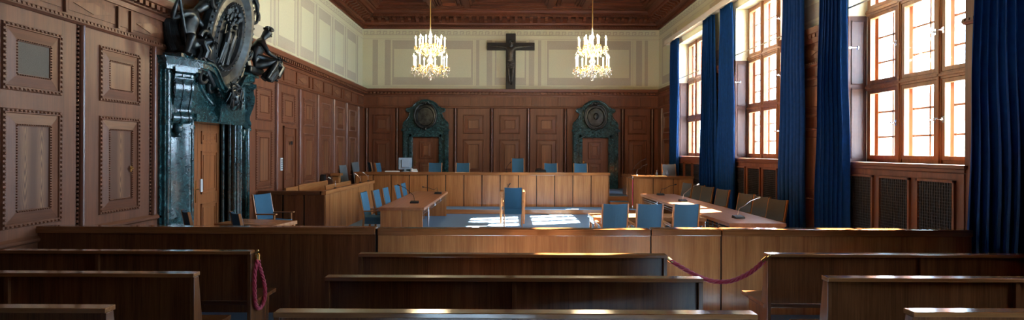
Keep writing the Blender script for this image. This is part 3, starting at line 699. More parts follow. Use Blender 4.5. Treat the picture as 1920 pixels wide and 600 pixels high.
def human(name, J, s, m, parent, hair=True, fingers=True):
    """continuous skinned body from named joints"""
    N_ = []; E = []; ix = {}
    def nd(k, p, r): ix[k] = len(N_); N_.append((*p, r*s if not isinstance(r, tuple) else (r[0]*s, r[1]*s)))
    V = {k: Vector(v) for k, v in J.items()}
    nd('pelvis', V['pelvis'], (0.135, 0.11)); nd('belly', (V['pelvis']+V['chest'])/2, (0.115, 0.095)); nd('chest', V['chest'], (0.145, 0.115))
    up = V['chest'].lerp(V['neck'], 0.6); nd('up', up, (0.10, 0.085)); nd('neck', V['neck'], 0.055)
    hd = V['head']; d = (hd-V['neck']).normalized(); nd('jaw', hd-d*0.045*s, 0.075); nd('head', hd+d*0.03*s, 0.092); nd('crown', hd+d*0.09*s, 0.07)
    E += [(0,1),(1,2),(2,3),(3,4),(4,5),(5,6),(6,7)]
    for c in 'lr':
        nd('sh'+c, V['sh'+c], 0.056); nd('ua'+c, V['sh'+c].lerp(V['el'+c], 0.45), 0.05); nd('el'+c, V['el'+c], 0.038); nd('fa'+c, V['el'+c].lerp(V['wr'+c], 0.3), 0.04); nd('wr'+c, V['wr'+c], 0.026)
        w = (V['wr'+c]-V['el'+c]).normalized(); pa = V['wr'+c]+w*0.06*s; nd('pa'+c, pa, (0.034, 0.02))
        E += [(ix['up'], ix['sh'+c]), (ix['sh'+c], ix['ua'+c]), (ix['ua'+c], ix['el'+c]), (ix['el'+c], ix['fa'+c]), (ix['fa'+c], ix['wr'+c]), (ix['wr'+c], ix['pa'+c])]
        nd('hp'+c, V['hp'+c], 0.088); nd('th'+c, V['hp'+c].lerp(V['kn'+c], 0.5), 0.078); nd('kn'+c, V['kn'+c], 0.056); nd('cf'+c, V['kn'+c].lerp(V['an'+c], 0.3), 0.056); nd('an'+c, V['an'+c], 0.034)
        nd('to'+c, V['to'+c], (0.036, 0.022))
        E += [(0, ix['hp'+c]), (ix['hp'+c], ix['th'+c]), (ix['th'+c], ix['kn'+c]), (ix['kn'+c], ix['cf'+c]), (ix['cf'+c], ix['an'+c]), (ix['an'+c], ix['to'+c])]
    o = skin_body(name, N_, E, m, parent)
    if fingers:
        for c in 'lr':
            w = (V['wr'+c]-V['el'+c]).normalized(); side = w.cross(Vector((0, 0, 1))); side = side.normalized() if side.length > 0.1 else Vector((1, 0, 0)); nn = w.cross(side)
            pa = V['wr'+c]+w*0.07*s; b = MB()
            for q in range(4):
                st = pa+side*(q-1.5)*0.019*s; L1 = (0.035, 0.042, 0.039, 0.03)[q]*s
                b.tube([st, st+w*L1, st+w*L1*1.8+nn*0.012*s, st+w*L1*2.2+nn*0.03*s], [0.0095*s, 0.009*s, 0.008*s, 0.006*s], 6)
            st = V['wr'+c]+w*0.03*s-side*0.025*s; b.tube([st, st+w*0.03*s-side*0.03*s, st+w*0.06*s-side*0.035*s], [0.012*s, 0.011*s, 0.008*s], 6)
            b.build('fingers', m, parent, smooth=True)
    f = MB(); fw = V['face'].normalized(); hc = hd+d*0.02*s; sd = fw.cross(d).normalized()
    f.ball(hc+fw*0.088*s-d*0.01*s, (0.016*s, 0.016*s, 0.024*s), 8, 5)
    for g in (-1, 1): f.ball(hc+fw*0.07*s+sd*g*0.032*s+d*0.02*s, 0.013*s, 6, 4); f.ball(hc+sd*g*0.088*s, (0.014*s, 0.014*s, 0.026*s), 6, 4)
    f.ball(hc+fw*0.07*s-d*0.05*s, (0.022*s, 0.022*s, 0.008*s), 6, 4)
    f.build('face', m, parent, smooth=True)
    if hair:
        h = MB(); random.seed(len(name)+5)
        for k in range(40):
            a_ = random.uniform(0, 2*PI); e_ = random.uniform(0.1, PI/2)
            q = d*math.sin(e_)+(fw*math.cos(a_)+sd*math.sin(a_))*math.cos(e_)
            if q.dot(fw) > 0.55 and e_ < 0.8: continue
            h.ball(hc+d*0.02*s+q*0.088*s, random.uniform(0.02, 0.032)*s, 6, 4)
        h.build('hair', m, parent, smooth=True)
    return o
# near figure: seated man with a sword (local axes are the room's)
fm = thing('seated_warrior_statue', 'dark bronze seated man holding a sword, near end above the marble doorway', 'statue', (0, 0, 0))
X = XL
human('body', dict(pelvis=(X+.26, 8.53, 3.36), chest=(X+.31, 8.50, 3.64), neck=(X+.34, 8.62, 3.83), head=(X+.39, 8.76, 3.96), face=(0.35, 0.85, -0.45),
    shl=(X+.40, 8.31, 3.74), ell=(X+.26, 8.15, 3.62), wrl=(X+.34, 8.14, 3.84), shr=(X+.26, 8.71, 3.79), elr=(X+.37, 8.86, 3.60), wrr=(X+.50, 8.80, 3.44),
    hpl=(X+.33, 8.44, 3.32), knl=(X+.50, 8.26, 3.42), anl=(X+.42, 8.24, 3.13), tol=(X+.52, 8.22, 3.10),
    hpr=(X+.30, 8.62, 3.32), knr=(X+.50, 8.82, 3.42), anr=(X+.42, 8.80, 3.14), tor=(X+.50, 8.88, 3.10)), 1.0, 'bronze', fm)
b = MB(); b.tube([(X+.38, 8.10, 4.0), (X+.38, 8.38, 3.12)], [0.018, 0.026], 8); b.tube([(X+.30, 8.12, 3.92), (X+.46, 8.14, 3.90)], 0.018, 8); b.ball((X+.38, 8.095, 4.03), 0.032, 8, 6); b.build('sword', 'bronze', fm, smooth=True)
def drape(pts, r, folds, parent, name='drapery', seed=1):
    random.seed(seed); b = MB()
    for k in range(folds):
        o_ = Vector((random.uniform(-.06, .06), random.uniform(-.08, .08), random.uniform(-.03, .03)))
        b.tube([tuple(Vector(p)+o_*(0.5+0.7*i/len(pts))) for i, p in enumerate(pts)], [r*random.uniform(.7, 1.1)]*len(pts), 7)
    return b.build(name, 'bronze', parent, smooth=True)
drape([(X+.12, 8.50, 3.78), (X+.10, 8.40, 3.6), (X+.14, 8.40, 3.4), (X+.22, 8.42, 3.2)], 0.06, 9, fm, 'cloak', 2)
drape([(X+.24, 8.60, 3.34), (X+.42, 8.70, 3.36), (X+.44, 8.74, 3.24), (X+.40, 8.74, 3.14)], 0.045, 8, fm, 'drapery', 4)
MB().box(X+.02, X+.34, 8.36, 8.80, 3.16, 3.27).build('rock_seat', 'bronze', fm, bevel=0.03)
# far figure: seated woman turned outwards
fw_ = thing('seated_woman_statue', 'dark bronze seated woman looking down, far end above the marble doorway', 'statue', (0, 0, 0))
human('body', dict(pelvis=(X+.30, 10.70, 3.38), chest=(X+.38, 10.66, 3.64), neck=(X+.45, 10.72, 3.82), head=(X+.51, 10.77, 3.935), face=(0.6, 0.45, -0.5),
    shl=(X+.52, 10.54, 3.74), ell=(X+.62, 10.58, 3.54), wrl=(X+.66, 10.78, 3.50), shr=(X+.36, 10.84, 3.76), elr=(X+.46, 11.02, 3.58), wrr=(X+.62, 11.06, 3.52),
    hpl=(X+.38, 10.64, 3.32), knl=(X+.68, 10.84, 3.42), anl=(X+.58, 10.62, 3.06), tol=(X+.68, 10.62, 3.0),
    hpr=(X+.34, 10.80, 3.32), knr=(X+.66, 11.10, 3.46), anr=(X+.56, 10.92, 3.10), tor=(X+.66, 10.96, 3.06)), 1.0, 'bronze', fw_)
drape([(X+.34, 10.68, 3.36), (X+.60, 10.88, 3.38), (X+.62, 10.82, 3.22), (X+.54, 10.74, 3.08)], 0.06, 18, fw_, 'skirt', 5)
drape([(X+.36, 10.66, 3.5), (X+.60, 10.98, 3.44), (X+.66, 11.08, 3.34), (X+.60, 11.0, 3.16)], 0.055, 10, fw_, 'drapery', 9)
drape([(X+.30, 10.45, 3.7), (X+.26, 10.40, 3.5), (X+.28, 10.44, 3.25)], 0.05, 6, fw_, 'cloak', 6)
MB().box(X+.02, X+.40, 10.36, 10.94, 3.16, 3.28).build('rock_seat', 'bronze', fw_, bevel=0.03)
# couple in relief on the shield
cp = MB()
for (y0, s_) in ((-0.10, 1), (0.12, -1)):
    cp.tube([(0.03, y0, 0.42), (0.04, y0+s_*0.02, 0.62), (0.05, y0+s_*0.03, 0.82), (0.06, y0, 0.98), (0.05, y0+s_*.01, 1.05)], [0.03, 0.045, 0.06, 0.065, 0.03], 8)
    cp.ball((0.06, y0+s_*.01, 1.12), 0.048, 8, 6); cp.tube([(0.03, y0-s_*0.06, 0.42), (0.04, y0-s_*0.03, 0.62), (0.05, y0, 0.8)], [0.025, 0.04, 0.05], 7)
    cp.tube([(0.06, y0-s_*0.05, 1.0), (0.07, y0-s_*0.15, 0.95), (0.06, y0-s_*0.12, 1.12)], [0.022, 0.02, 0.015], 6)
    cp.tube([(0.06, y0+s_*0.05, 1.0), (0.08, y0+s_*0.1, 0.88), (0.08, y0+s_*0.14, 0.8)], [0.022, 0.02, 0.015], 6)
cp.build('figure_relief', 'bronze', car, smooth=True)

# oak double door inside the portal
d1 = struct(MB(TP).box(-0.74, 0.74, -0.23, -0.20, 0.0, 2.2).build('door_1', 'doorwood'))
for sg in (-1, 1):
    l0, l1 = sorted((sg*0.004, sg*0.74))
    b = MB(TP); b.box(l0, l1, -0.20, -0.165, 0.02, 2.18)
    for z0, z1 in ((0.22, 0.82), (0.98, 1.72), (1.84, 2.06)):
        for (o, w_, pp) in ((0.10, 0.03, 0.02), (0.17, 0.012, 0.012)):
            i0, i1, k0, k1 = l0+o, l1-o, z0+o-0.1, z1-o+0.1
            b.box(i0, i1, -0.165, -0.165+pp, k0, k0+w_); b.box(i0, i1, -0.165, -0.165+pp, k1-w_, k1); b.box(i0, i0+w_, -0.165, -0.165+pp, k0, k1); b.box(i1-w_, i1, -0.165, -0.165+pp, k0, k1)
    b.build('door_leaf', 'doorwood', d1, bevel=0.003)
b = MB(TP); b.box(-0.075, -0.045, -0.165, -0.158, 0.85, 1.22); b.tube([(-0.06, -0.16, 1.08), (-0.06, -0.11, 1.08), (-0.17, -0.105, 1.08)], 0.011, 8); b.build('door_handle', 'brass', d1, smooth=True)
b = MB(TP); b.box(0.07, 0.13, -0.165, -0.14, 1.02, 1.24); b.build('lock_plate', 'plastic_white', d1, bevel=0.004)

# ---------------------------------------------------------------- the two marble doorways in the back wall
def back_portal(cx, label, num, metal):
    root = thing('marble_doorway', label, 'doorway', (cx, YB, 0))
    half = [(0.79, 2.2), (0.79, 2.66), (0.77, 2.70), (0.68, 2.78), (0.60, 2.88), (0.56, 3.0), (0.55, 3.06), (0.62, 3.08), (0.68, 3.12), (0.66, 3.18), (0.54, 3.20), (0.50, 3.24)]
    arc = [(0.52*math.cos(t), 3.02+0.46*math.sin(t)) for t in [PI*(0.16+0.34*k/7) for k in range(8)]]
    hh = half+arc
    poly = hh+[(-x, z) for x, z in hh[::-1][1:]]
    T = lambda a, p, z: (a, -p, z)
    b = MB(T)
    for (q0, q1) in zip(hh[:-1], hh[1:]):       # strips to the centre line keep the outline exact
        for s_ in (-1, 1):
            pass
    b.prism([(x, 0.0, z) for x, z in poly], (0, 0.20, 0))
    b.build('pediment', 'marble', root)
    b = MB(T); out = [(x*1.0, z) for x, z in hh[2:]]
    for s_ in (-1, 1): b.tube([(s_*x*0.985, 0.21, z-0.012) for x, z in out], 0.028, 8)
    b.tube([(0.42*math.cos(t), 0.2, 3.0+0.36*math.sin(t)) for t in [PI*k/14 for k in range(15)]], 0.02, 8)
    b.build('edge_moulding', 'marble', root, smooth=True)
    for s_ in (-1, 1):
        b = MB(T); x0, x1 = sorted((s_*0.445, s_*0.79)); b.box(x0, x1, 0, 0.20, 0, 2.2)
        y0, y1 = sorted((s_*0.47, s_*0.56)); b.box(y0, y1, 0.20, 0.24, 0.3, 2.3); y0, y1 = sorted((s_*0.66, s_*0.76)); b.box(y0, y1, 0.2, 0.25, 0.3, 2.42)
        y0, y1 = sorted((s_*0.60, s_*0.83)); b.box(y0, y1, 0.2, 0.28, 2.40, 2.47)
        b.build('jamb', 'marble', root, bevel=0.008)
    b = MB(T); b.box(-0.80, 0.80, 0.18, 0.25, 2.42, 2.50); b.box(-0.56, 0.56, 0.18, 0.24, 2.2, 2.30); b.box(-0.62, 0.62, 0.18, 0.27, 2.50, 2.53); b.build('lintel', 'marble', root, bevel=0.006)
    b = MB(T); n = 28
    for (r0, r1, p0, p1) in ((0.40, 0.36, 0.20, 0.27), (0.36, 0.30, 0.27, 0.28), (0.30, 0.27, 0.28, 0.24), (0.27, 0.01, 0.24, 0.25)):
        for i in range(n):
            w0, w1 = 2*PI*i/n, 2*PI*(i+1)/n
            b.add([(r0*math.cos(w0), p0, 2.90+r0*1.12*math.sin(w0)), (r0*math.cos(w1), p0, 2.90+r0*1.12*math.sin(w1)), (r1*math.cos(w1), p1, 2.90+r1*1.12*math.sin(w1)), (r1*math.cos(w0), p1, 2.90+r1*1.12*math.sin(w0))], [(0,1,2,3)])
    for s_ in (-1, 1):
        b.tube([(s_*0.05, 0.27, 3.33), (s_*0.2, 0.3, 3.3), (s_*0.33, 0.3, 3.14), (s_*0.38, 0.28, 2.95), (s_*0.34, 0.3, 2.72), (s_*0.2, 0.3, 2.55), (s_*0.06, 0.28, 2.50)], [0.03, .04, .035, .03, .035, .04, .03], 8)
        b.tube([(s_*0.02, 0.3, 3.36), (s_*0.1, 0.33, 3.40), (s_*0.15, 0.3, 3.33)], 0.025, 7)
    b.ball((0, 0.3, 3.36), 0.05, 8, 6); b.ball((0, 0.3, 2.48), 0.05, 8, 6)
    if metal:
        b.ball((0, 0.29, 2.93), (0.09, 0.04, 0.12), 10, 7)
    b.build('cartouche', 'bronze', root, smooth=True)
    d = struct(MB().box(cx-0.445, cx+0.445, YB-0.06, YB-0.03, 0.3, 2.2).build('door_%d' % num, 'wain_z'))
    raised(lambda a, p, z: (cx+a, YB-0.04-p, z), -0.22, 0.22, 1.45, 2.05, d, False, mit=0.08, name='door_panel')
    raised(lambda a, p, z: (cx+a, YB-0.04-p, z), -0.22, 0.22, 0.62, 1.32, d, False, mit=0.08, name='door_panel')
    b = MB(); b.box(cx-0.40, cx-0.36, YB-0.07, YB-0.06, 1.2, 1.4); b.tube([(cx-0.38, YB-0.06, 1.33), (cx-0.38, YB-0.11, 1.33), (cx-0.29, YB-0.115, 1.33)], 0.01, 8); b.build('door_handle', 'brass', d, smooth=True)
back_portal(-2.84, 'dark green marble doorway with round-topped crest, left of the crucifix, behind the computer screen', 3, False)
back_portal(3.01, 'dark green marble doorway with round-topped crest in the back wall, right of the crucifix', 4, True)

# ---------------------------------------------------------------- crucifix
cr_ = thing('crucifix', 'large dark crucifix with a bronze figure on the cream wall between the chandeliers', 'crucifix', (0.085, YB-0.10, 3.87))
b = MB(); b.box(-0.165, 0.165, -0.04, 0.04, 0, 1.92); b.build('upright', 'crosswood', cr_, bevel=0.006)
b = MB(); b.box(-0.82, 0.82, -0.045, 0.035, 1.34, 1.60); b.build('crossbar', 'crosswood', cr_, bevel=0.006)
f_ = -0.10
o = human('body', dict(pelvis=(0.0, f_, 0.92), chest=(0.0, f_-.02, 1.24), neck=(0.0, f_-.02, 1.43), head=(0.02, f_-.06, 1.56), face=(0.05, -1, -0.5),
    shl=(-0.17, f_, 1.42), ell=(-0.42, f_+.02, 1.455), wrl=(-0.63, f_+.03, 1.475), shr=(0.17, f_, 1.42), elr=(0.42, f_+.02, 1.455), wrr=(0.63, f_+.03, 1.475),
    hpl=(-0.075, f_, 0.88), knl=(-0.07, f_-.04, 0.56), anl=(-0.035, f_+.01, 0.24), tol=(-0.035, f_-.04, 0.14),
    hpr=(0.075, f_, 0.88), knr=(0.07, f_-.04, 0.56), anr=(0.035, f_+.01, 0.24), tor=(0.035, f_-.04, 0.14)), 0.82, 'crossmetal', cr_)
b = MB()
for k in range(5): b.tube([(-0.11, f_-.05, 0.95-0.045*k), (0, f_-.105, 0.90-0.05*k), (0.11, f_-.05, 0.95-0.045*k)], 0.028, 7)
b.build('loincloth', 'crossmetal', cr_, smooth=True)

# ---------------------------------------------------------------- chandeliers
def chandelier(cx, cy, label):
    root = thing('crystal_chandelier', label, 'chandelier', (cx, cy, 3.28), 0, 'crystal chandeliers under the coffered ceiling')
    b = MB(); b.tube([(0, 0, 1.15), (0, 0, 3.3)], 0.012, 8); b.lathe((0, 0, 3.25), [(0.012, 0), (0.06, 0.03), (0.07, 0.12), (0.012, 0.14)], 14); b.build('hanging_rod', 'gilt', root, smooth=True)
    b = MB(); b.lathe((0, 0, 0), [(0.01, .12), (0.03, .16), (0.055, .22), (0.03, .27), (0.02, .34), (0.07, .40), (0.07, .44), (0.025, .50), (0.02, .60), (0.05, .66), (0.065, .72), (0.03, .80), (0.02, .9), (0.045, .96), (0.02, 1.05), (0.012, 1.16)], 16)
    b.build('baluster_stem', 'crystal', root, smooth=True)
    b = MB(); b.ball((0, 0, 0.045), 0.048, 12, 8); b.tube([(0, 0, 0.08), (0, 0, 0.16)], 0.008, 6); b.build('ball_pendant', 'crystal', root)
    for (nn, R, zh, z0, ch, off) in ((8, 0.315, 0.71, 0.62, 0.18, 0.2), (9, 0.36, 0.27, 0.36, 0.22, 0.0), (5, 0.17, 0.76, 0.66, 0.14, 0.5)):
        for k in range(nn):
            w_ = 2*PI*(k/nn)+off; c_, s_ = math.cos(w_), math.sin(w_)
            P = lambda r, z: (r*c_, r*s_, z)
            a = MB(); a.tube([P(0.03, z0), P(R*0.35, z0-0.09), P(R*0.7, zh-0.10), P(R*0.95, zh-0.06), P(R, zh)], 0.010, 7)
            a.tube([P(R*0.45, zh-0.02), P(R*0.6, zh+0.03), P(R*0.72, zh-0.02), P(R*0.66, zh-0.06)], 0.007, 6)
            a.lathe(P(R, zh), [(0.008, -0.01), (0.04, 0.0), (0.045, 0.012), (0.018, 0.018), (0.018, 0.035), (0.01, 0.04)], 10)
            arm = a.build('arm', 'gilt', root, smooth=True)
            MB().tube([P(R, zh+0.03), P(R, zh+ch)], 0.013, 8).build('candle', 'candle', arm, smooth=True)
            MB().lathe(P(R, zh+ch), [(0.006, 0), (0.016, 0.015), (0.017, 0.03), (0.009, 0.052), (0.001, 0.07)], 8).build('bulb', 'bulb', arm, smooth=True)
            d = MB()
            for (dr, dz, da) in ((0.0, -0.05, 0), (0.03, -0.02, 0.2), (-0.04, -0.10, -0.15), (0.045, -0.11, -0.1), (0.01, -0.155, 0.1)):
                if zh > 0.6 and dr == 0.01: continue
                px, py = (R+dr)*math.cos(w_+da), (R+dr)*math.sin(w_+da)
                d.lathe((px, py, zh+dz-0.045), [(0.001, 0), (0.016, 0.014), (0.012, 0.034), (0.001, 0.05)], 6); d.ball((px, py, zh+dz+0.012), 0.007, 6, 4)
            d.build('crystal_drops', 'crystal', arm)
    for (R, z, n) in ((0.41, 0.22, 30), (0.30, 0.17, 22), (0.18, 0.12, 14), (0.30, 0.62, 18)):
        d = MB()
        for k in range(n):
            w_ = 2*PI*k/n; r_ = R+0.015*math.sin(k*2.3); zz = z+0.03*math.sin(k*1.7)
            d.lathe((r_*math.cos(w_), r_*math.sin(w_), zz-0.03), [(0.001, 0), (0.015, 0.016), (0.011, 0.036), (0.001, 0.052)], 6); d.ball((r_*math.cos(w_), r_*math.sin(w_), zz+0.035), 0.01, 6, 4)
        d.build('crystal_garland', 'crystal', root)
    for (dz, e_) in ((0.50, 30), (0.95, 30)):
        l = bpy.data.lights.new('candle_light', 'POINT'); l.energy = CHAND*e_; l.color = (1, 0.78, 0.48); l.shadow_soft_size = 0.25
        lo = bpy.data.objects.new('candle_light', l); C.objects.link(lo); lo.parent = root; lo.location = (0, 0, dz)
    return root
CHAND = 0.85
chandelier(-1.71, 12.5, 'lit crystal chandelier hanging left of the crucifix')
chandelier(1.84, 12.5, 'lit crystal chandelier hanging right of the crucifix')
# ---------------------------------------------------------------- curtains and their board
b = MB(); b.box(4.93, 5.235, -2.5, 18.05, 5.20, 5.24); b.box(4.93, 4.955, -2.5, 18.05, 5.10, 5.20); b.box(4.955, 5.235, 18.03, 18.05, 5.10, 5.20)
tag(b.build('curtain_board', 'white_board', bevel=0.004), 'long cream curtain board running above all the windows on the right wall', 'pelmet')
def curtain(y0, y1, yb0, yb1, label, seed):
    random.seed(seed); nf = max(5, int((y1-y0)/0.085)); nu, nv = nf*10, 26; ph = random.uniform(0, 6)
    amp = [random.uniform(0.6, 1.15) for _ in range(nf+2)]
    vs = []
    for j in range(nv+1):
        t = j/nv; z = 5.14*(1-t)+0.02*t; k = min(1, t*1.3)
        a, b_ = y0+(yb0-y0)*k, y1+(yb1-y1)*k
        for i in range(nu+1):
            u = i/nu; f = u*nf; A = amp[int(f)]*(0.032+0.018*t)
            sw = 0.012*math.sin(3*z+seed)+0.01*math.sin(1.3*z+f)
            vs.append((5.07+A*math.cos(2*PI*f+0.35*math.sin(z*0.9+ph)), a+(b_-a)*u+0.018*math.sin(4*PI*f+ph)+sw, z))
    fs = [(j*(nu+1)+i, j*(nu+1)+i+1, (j+1)*(nu+1)+i+1, (j+1)*(nu+1)+i) for j in range(nv) for i in range(nu)]
    o = MB().add(vs, fs).build('curtain', 'velvet', smooth=True)
    for p in o.data.polygons: p.use_smooth = True
    s = o.modifiers.new('thick', 'SOLIDIFY'); s.thickness = 0.006
    return tag(o, label, 'curtain', 'blue velvet curtains')
curtain(17.05, 17.85, 17.08, 17.9, 'blue velvet curtain on the far side of the most distant window', 1)
curtain(14.15, 14.85, 13.95, 15.1, 'blue velvet curtain on the near side of the most distant window', 2)
curtain(12.97, 13.62, 12.80, 13.8, 'blue velvet curtain on the far side of the middle window', 3)
curtain(9.85, 10.5, 9.75, 10.65, 'blue velvet curtain on the near side of the middle window', 4)
curtain(8.68, 9.28, 8.52, 9.42, 'blue velvet curtain on the far side of the nearest window', 5)
curtain(5.60, 6.22, 5.45, 6.27, 'broad blue velvet curtain on the near side of the nearest window', 6)
curtain(3.5, 4.65, 3.45, 4.7, 'added blue velvet curtain, out of view, half drawn to keep light off the pews', 7)  # unseen curtain, added to cut the window light on the pew backs
for y, w_ in ((12.9, 'the nearer curtain of the far pier'), (8.6, 'the curtain beyond the nearest window')):
    b = MB(); b.lathe((XR-0.03, y-0.1, 3.3), [(0.03, 0), (0.03, 0.012), (0.008, 0.016), (0.008, 0.10), (0.02, 0.11), (0.02, 0.13)], 10, Matrix.Rotation(-PI/2, 3, 'Y'))
    tag(b.build('curtain_hook', 'steel', smooth=True), 'small metal tieback hook on the wall next to %s' % w_, 'hook')

# ---------------------------------------------------------------- judges' platform and benches
b = MB(); b.box(XL+0.01, 5.17, 15.67, YB-0.05, 0.001, 0.125, 0); b.box(XL+0.01, 5.17, 15.66, YB-0.05, 0.125, 0.14, 1)
struct(b.build('floor_platform', ['oak_x', 'carpet']))
b = MB(); b.box(XL+0.01, 5.17, 16.62, YB-0.05, 0.141, 0.43, 0); b.box(XL+0.01, 5.17, 16.61, YB-0.05, 0.43, 0.445, 1); b.box(2.92, 3.46, 16.30, 16.61, 0.141, 0.29, 0); b.box(2.92, 3.46, 16.29, 16.61, 0.29, 0.30, 1)
struct(b.build('floor_dais', ['oak_x', 'carpet']))

def panel_front(b, x0, x1, y, z0, z1, n, gap=0.022, th=0.03):
    """row of upright oak boards with shadow gaps, front at y facing -y"""
    b.box(x0, x1, y+th-0.002, y+th+0.02, z0, z1, 1)
    for k in range(n):
        a = x0+(x1-x0)*k/n; c = x0+(x1-x0)*(k+1)/n; b.box(a+gap/2, c-gap/2, y, y+th, z0, z1, 0)
jb = thing('judges_bench', 'long panelled oak judges bench across the back of the courtroom', 'bench', (-0.74, 16.3, 0.141))
L2 = 3.64
b = MB(); panel_front(b, -L2, L2, 0.02, 0.0, 0.90, 14); b.build('front_panel', ['oak_z', 'black'], jb, bevel=0.003)
b = MB(); b.box(-L2, -L2+0.03, 0.02, 0.30, 0, 0.9); b.build('side_panel', 'oak_z', jb); b = MB(); b.box(L2-0.03, L2, 0.02, 0.30, 0, 0.9); b.build('side_panel', 'oak_z', jb)
b = MB(); b.box(-L2-0.02, L2+0.02, -0.02, 0.02, 0.90, 0.98); b.box(-L2-0.02, L2+0.02, 0.02, 0.55, 0.94, 0.98); b.build('desk_top', 'polish_x', jb, bevel=0.006)

wb = thing('side_bench', 'panelled oak bench with red rope on its corner, right of the judges bench', 'bench', (3.48, 15.86, 0.141))
b = MB(); panel_front(b, 0, 1.68, 0.0, 0.0, 0.84, 3); b.build('front_panel', ['oak_z', 'black'], wb, bevel=0.003)
b = MB(); b.box(0.0, 0.03, 0.03, 0.70, 0, 0.84); b.box(0.0, 0.03, 0.71, 0.74, 0, 0.84); b.box(-0.01, 0.02, 0.75, 1.4, 0.31, 0.84); b.build('side_panel', 'oak_z', wb, bevel=0.003)
b = MB(); b.box(-0.03, 1.69, -0.03, 0.56, 0.84, 0.91); b.box(-0.03, 0.30, 0.56, 1.45, 0.84, 0.91); b.build('desk_top', 'polish_x', wb, bevel=0.006)

# prisoners' dock beside the left wall
dk = thing('dock_enclosure', 'L-shaped panelled oak enclosure against the left wall, beyond the big marble doorway', 'dock', (XL, 11.43, 0))
W = 5.07-3.66
b = MB(); panel_front(b, 0.14, W, 0.0, 0.0, 0.84, 3, 0.03); b.build('front_panel', ['pew_z', 'black'], dk, bevel=0.003)
b = MB(lambda x, y, z: (W-y, x, z)); panel_front(b, 0.02, 4.1, 0.0, 0.0, 0.84, 8, 0.012); b.build('side_panel', ['oak_z', 'black'], dk, bevel=0.003)
b = MB(); b.box(0.08, W-0.06, -0.03, 0.10, 0.84, 0.92); b.build('front_rail', 'pew_x', dk, bevel=0.006)
b = MB(); b.box(W-0.10, W+0.03, -0.03, 4.13, 0.841, 0.921); b.build('side_rail', 'oak_y', dk, bevel=0.006)
for x, y0, y1, lab in ((-4.80, 13.2, 15.3, 'plain oak bench back nearest the left wall inside the enclosure'), (-4.15, 13.1, 15.2, 'plain oak bench back closest to the rail inside the enclosure')):
    t = thing('dock_bench', lab, 'bench', (x, y0, 0), 0, 'benches inside the dock enclosure'); L_ = y1-y0
    MB().hexa([(0, 0, .38), (.03, 0, .38), (.03, L_, .38), (0, L_, .38), (-.06, 0, .93), (-.03, 0, .93), (-.03, L_, .93), (-.06, L_, .93)]).build('backrest', 'oak_y', t, bevel=0.004)
    MB().box(0.02, 0.42, 0, L_, 0.40, 0.435).build('seat', 'oak_y', t, bevel=0.004)
    for q in (0.1, L_-0.14): MB().box(0.0, 0.36, q, q+0.04, 0, 0.40).build('leg', 'oak_z', t)
t = thing('low_dock_bench', 'low oak bench behind the front rail of the enclosure', 'bench', (-4.75, 12.1, 0), 0)
MB().box(0.0, 0.05, 0, 0.7, 0.40, 0.93).build('backrest', 'oak_y', t, bevel=0.004); MB().box(0.0, 0.38, 0, 0.7, 0.40, 0.435).build('seat', 'oak_y', t, bevel=0.004)
MB().box(0.0, 0.34, 0.05, 0.65, 0.0, 0.40).build('base', 'oak_z', t)
t = thing('lectern', 'small oak lectern with flat top between the enclosure and the judges bench', 'lectern', (-4.80, 16.0, 0.141))
MB().box(-0.09, 0.09, -0.09, 0.09, 0, 0.88).build('column', 'oak_z', t, bevel=0.01); MB().box(-0.14, 0.14, -0.13, 0.13, 0.88, 0.95).build('top', 'oak_x', t, bevel=0.008); MB().box(-0.13, 0.13, -0.13, 0.13, 0.001, 0.03).build('base', 'oak_x', t)
b = MB(); b.box(-5.02, -4.92, 15.3, 15.46, 0.82, 1.08, 0); b.box(-5.02, -4.93, 15.29, 15.30, 0.84, 1.06, 1)
tag(b.build('loudspeaker', ['black', 'grille'], bevel=0.01), 'small black loudspeaker on the left wall behind the enclosure', 'loudspeaker')
for y0, y1, z, lab in ((16.9, 17.6, 1.28, 'grey board leaning on the left wall beside the lectern'), (18.25, 19.05, 1.34, 'grey board leaning on the left wall in the far corner')):
    tag(MB().hexa([(XL+.20, y0, .446), (XL+.22, y0, .446), (XL+.22, y1, .446), (XL+.20, y1, .446), (XL+.06, y0, z), (XL+.08, y0, z), (XL+.08, y1, z), (XL+.06, y1, z)]).build('display_board', 'greyboard', bevel=0.003), lab, 'board')
b = MB(TL)
b.box(12.6, 12.72, 0.032, 0.055, 1.28, 1.56, 0)
for k in range(5): b.box(12.62, 12.70, 0.055, 0.062, 1.31+k*0.047, 1.345+k*0.047, 1)
tag(b.build('switch_panel', ['plastic_white', 'greyboard'], bevel=0.003), 'narrow white switch plate on the left wall next to the service door', 'switch panel')

# ---------------------------------------------------------------- barrier
br = thing('barrier', 'long oak barrier across the room between the pews and the court', 'barrier', (0, 6.1, 0))
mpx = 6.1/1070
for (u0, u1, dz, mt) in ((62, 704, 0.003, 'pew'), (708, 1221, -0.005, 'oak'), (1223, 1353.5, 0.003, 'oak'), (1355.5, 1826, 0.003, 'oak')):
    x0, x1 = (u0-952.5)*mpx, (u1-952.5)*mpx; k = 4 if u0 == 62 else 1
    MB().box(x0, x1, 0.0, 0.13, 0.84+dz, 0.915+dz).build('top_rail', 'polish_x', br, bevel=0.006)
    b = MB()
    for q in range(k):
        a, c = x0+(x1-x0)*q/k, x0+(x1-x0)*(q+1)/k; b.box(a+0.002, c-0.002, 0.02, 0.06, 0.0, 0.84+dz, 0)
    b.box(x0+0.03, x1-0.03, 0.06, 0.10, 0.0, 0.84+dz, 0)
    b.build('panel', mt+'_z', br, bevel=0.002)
for u in (706, 1222, 1354.5):
    x = (u-952.5)*mpx; MB().box(x-0.012, x+0.012, 0.035, 0.08, 0, 0.90).build('joint_post', 'black', br)

